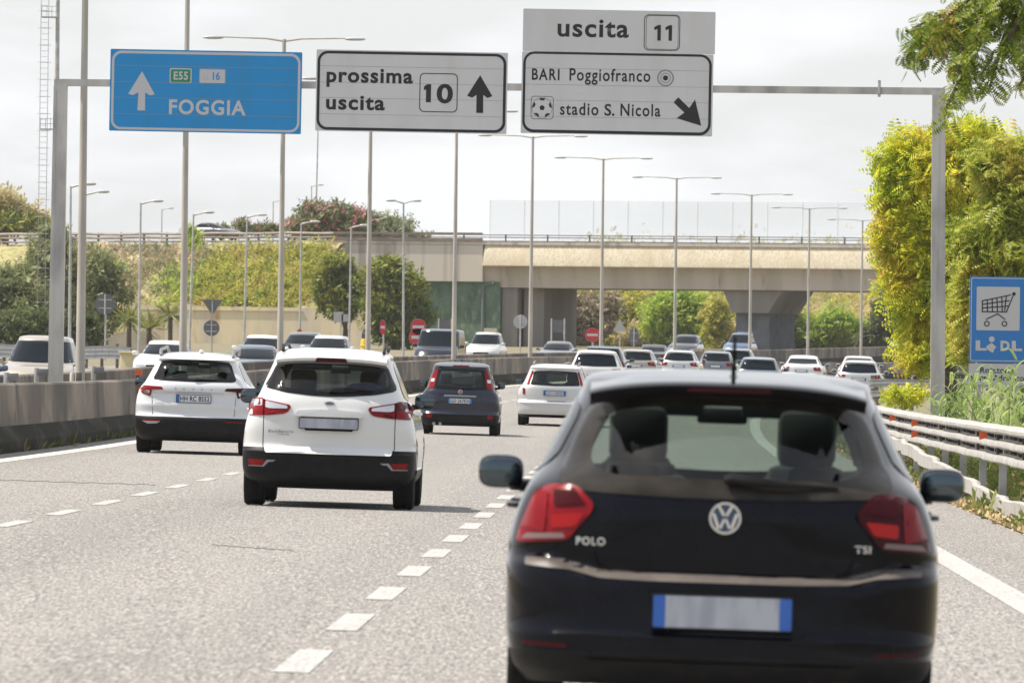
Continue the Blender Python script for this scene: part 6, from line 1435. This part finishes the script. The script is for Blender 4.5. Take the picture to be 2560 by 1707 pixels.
# the dark round trees before the abutment
tree('evergreen_tree', 'dense dark green round tree left of the slim lamp, before the abutment', [(850, 690, 46, 40), (820, 720, 30, 44), (870, 730, 52, 42), (850, 765, 50, 26)], 560, L_DARK, 6500, 190, .5, .2, sprig(4), 862, .2, depth=.9, droop=0)
tree('evergreen_tree', 'taller dense dark green tree right of the slim lamp, beside the green wall', [(975, 690, 48, 44), (1005, 740, 52, 55), (960, 760, 50, 55), (1030, 790, 44, 50), (990, 820, 55, 40), (935, 700, 30, 30)], 555, L_DARK, 10500, 300, .5, .2, sprig(4), 990, .25, depth=.9, droop=0)
# below and beyond the bridge
def hillcover(name, leaf, xs, N, K, size, hgt):
    kx = gr.uniform(xs[0], xs[1], K); kt = gr.uniform(0.05, .95, K); i = gr.integers(0, K, N); x = kx[i] + gr.normal(size=N) * 1.2; t = np.clip(kt[i] + gr.normal(size=N) * .06, 0, 1)
    y = 672 + 53 * t; z = np.interp(y, [q[0] for q in hprof], [q[1] for q in hprof]) + np.abs(gr.normal(size=N)) * hgt
    P = np.stack([x, y - .2 * (x - 5), rise(660) - .2 + z], axis=1); tv, tf = sprig(4); tag(scatter_mesh(name, tv, tf, rand_mats(N, size, .3, gr, .3, -.4), P, leaf), kind='stuff')
hillcover('hillside_scrub', L_YEL, (-10, 48), 5000, 160, .5, .35)
hillcover('hillside_foliage', L_BRA, (-10, 40), 4200, 60, .5, .8)
for nm, lb, lo, Y, lf, n, cl, sz, bx, ct in (
    ('dark_tree', 'dark green tree right beside the shaded bridge pier', [(1372, 770, 22, 45), (1380, 820, 36, 45), (1355, 740, 18, 28)], 640, L_DARK, 3200, 160, .55, 1372, 'tree'),
    ('bare_bush', 'brown half bare bush behind the single no entry sign', [(1430, 770, 60, 40), (1470, 800, 55, 50), (1420, 830, 55, 35), (1510, 760, 40, 34)], 660, L_BROWN, 3600, 200, .65, 1450, 'bush'),
    ('yellow_bush', 'yellow green bush along the top of the hillside below the girder', [(1450, 735, 70, 18), (1560, 745, 60, 22), (1600, 730, 50, 16)], 690, L_BRA, 2200, 120, .6, 1500, 'bush'),
    ('green_bush', 'large bright green bush left of the tapered bridge pier', [(1690, 765, 68, 42), (1740, 800, 72, 55), (1650, 795, 52, 50), (1720, 850, 80, 28)], 655, L_LIME, 5200, 260, .6, 1700, 'bush'),
    ('lime_bush', 'yellow lime bush touching the tapered bridge pier', [(1790, 790, 32, 48), (1800, 840, 34, 40)], 648, L_BRA, 1900, 100, .55, 1795, 'bush'),
    ('ochre_bush', 'ochre dry bush at the foot of the hillside behind the oval sign', [(1620, 830, 45, 34), (1590, 850, 50, 24), (1650, 860, 40, 18)], 662, L_YEL, 1700, 90, .6, 1615, 'bush'),
    ('brown_bush', 'dark brown dried bush high on the hillside right of the pier', [(2045, 745, 40, 22), (2070, 758, 36, 18)], 700, leafmat('dead_brown_leaves', [(0, (.09, .07, .045)), (1, (.17, .12, .07))], .2), 1500, 80, .6, 2050, 'bush'),
    ('green_bush', 'wide light green bush filling the gap between bare bush and bright bush', [(1560, 790, 50, 40), (1600, 770, 40, 40), (1540, 840, 50, 30)], 668, L_BRA, 2600, 140, .6, 1570, 'bush'),
    ('green_bush', 'grey green bush right of the tapered bridge pier', [(1960, 800, 32, 55), (1980, 850, 40, 30)], 650, L_TAM, 2400, 120, .55, 1965, 'bush'),
    ('reedy_bush', 'tall light green reedy bushes before the hillside right of the pier', [(2030, 830, 45, 40), (2090, 820, 50, 45), (2150, 840, 40, 30)], 650, L_LIME, 4200, 200, .55, 2080, 'bush'),
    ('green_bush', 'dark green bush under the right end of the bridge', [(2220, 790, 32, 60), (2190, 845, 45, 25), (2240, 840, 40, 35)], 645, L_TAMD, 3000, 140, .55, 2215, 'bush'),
    ('ochre_bush', 'golden dry bushes high on the hillside right of the pier', [(2140, 770, 50, 30), (2110, 745, 40, 15), (2180, 760, 30, 30)], 695, L_YEL, 1900, 100, .6, 2140, 'bush')):
    tree(nm, lb, lo, Y, lf, n, cl, sz, .22, sprig(4), bx, .1, ct)

# ------------------------------------------------------------------ summer haze over the far distance
hz = MB().box((0, 350, 8), (400, 900, 40)).build('haze', None, None, False)
hm = bpy.data.materials.new('haze'); hm.use_nodes = True; t_ = hm.node_tree; t_.nodes.remove(t_.nodes['Principled BSDF'])
pv = t_.nodes.new('ShaderNodeVolumePrincipled'); pv.inputs['Color'].default_value = (.93, .95, 1, 1); pv.inputs['Density'].default_value = .00008; pv.inputs['Anisotropy'].default_value = .2
t_.links.new(pv.outputs[0], t_.nodes['Material Output'].inputs['Volume']); hz.data.materials.append(hm); tag(hz, kind='stuff')
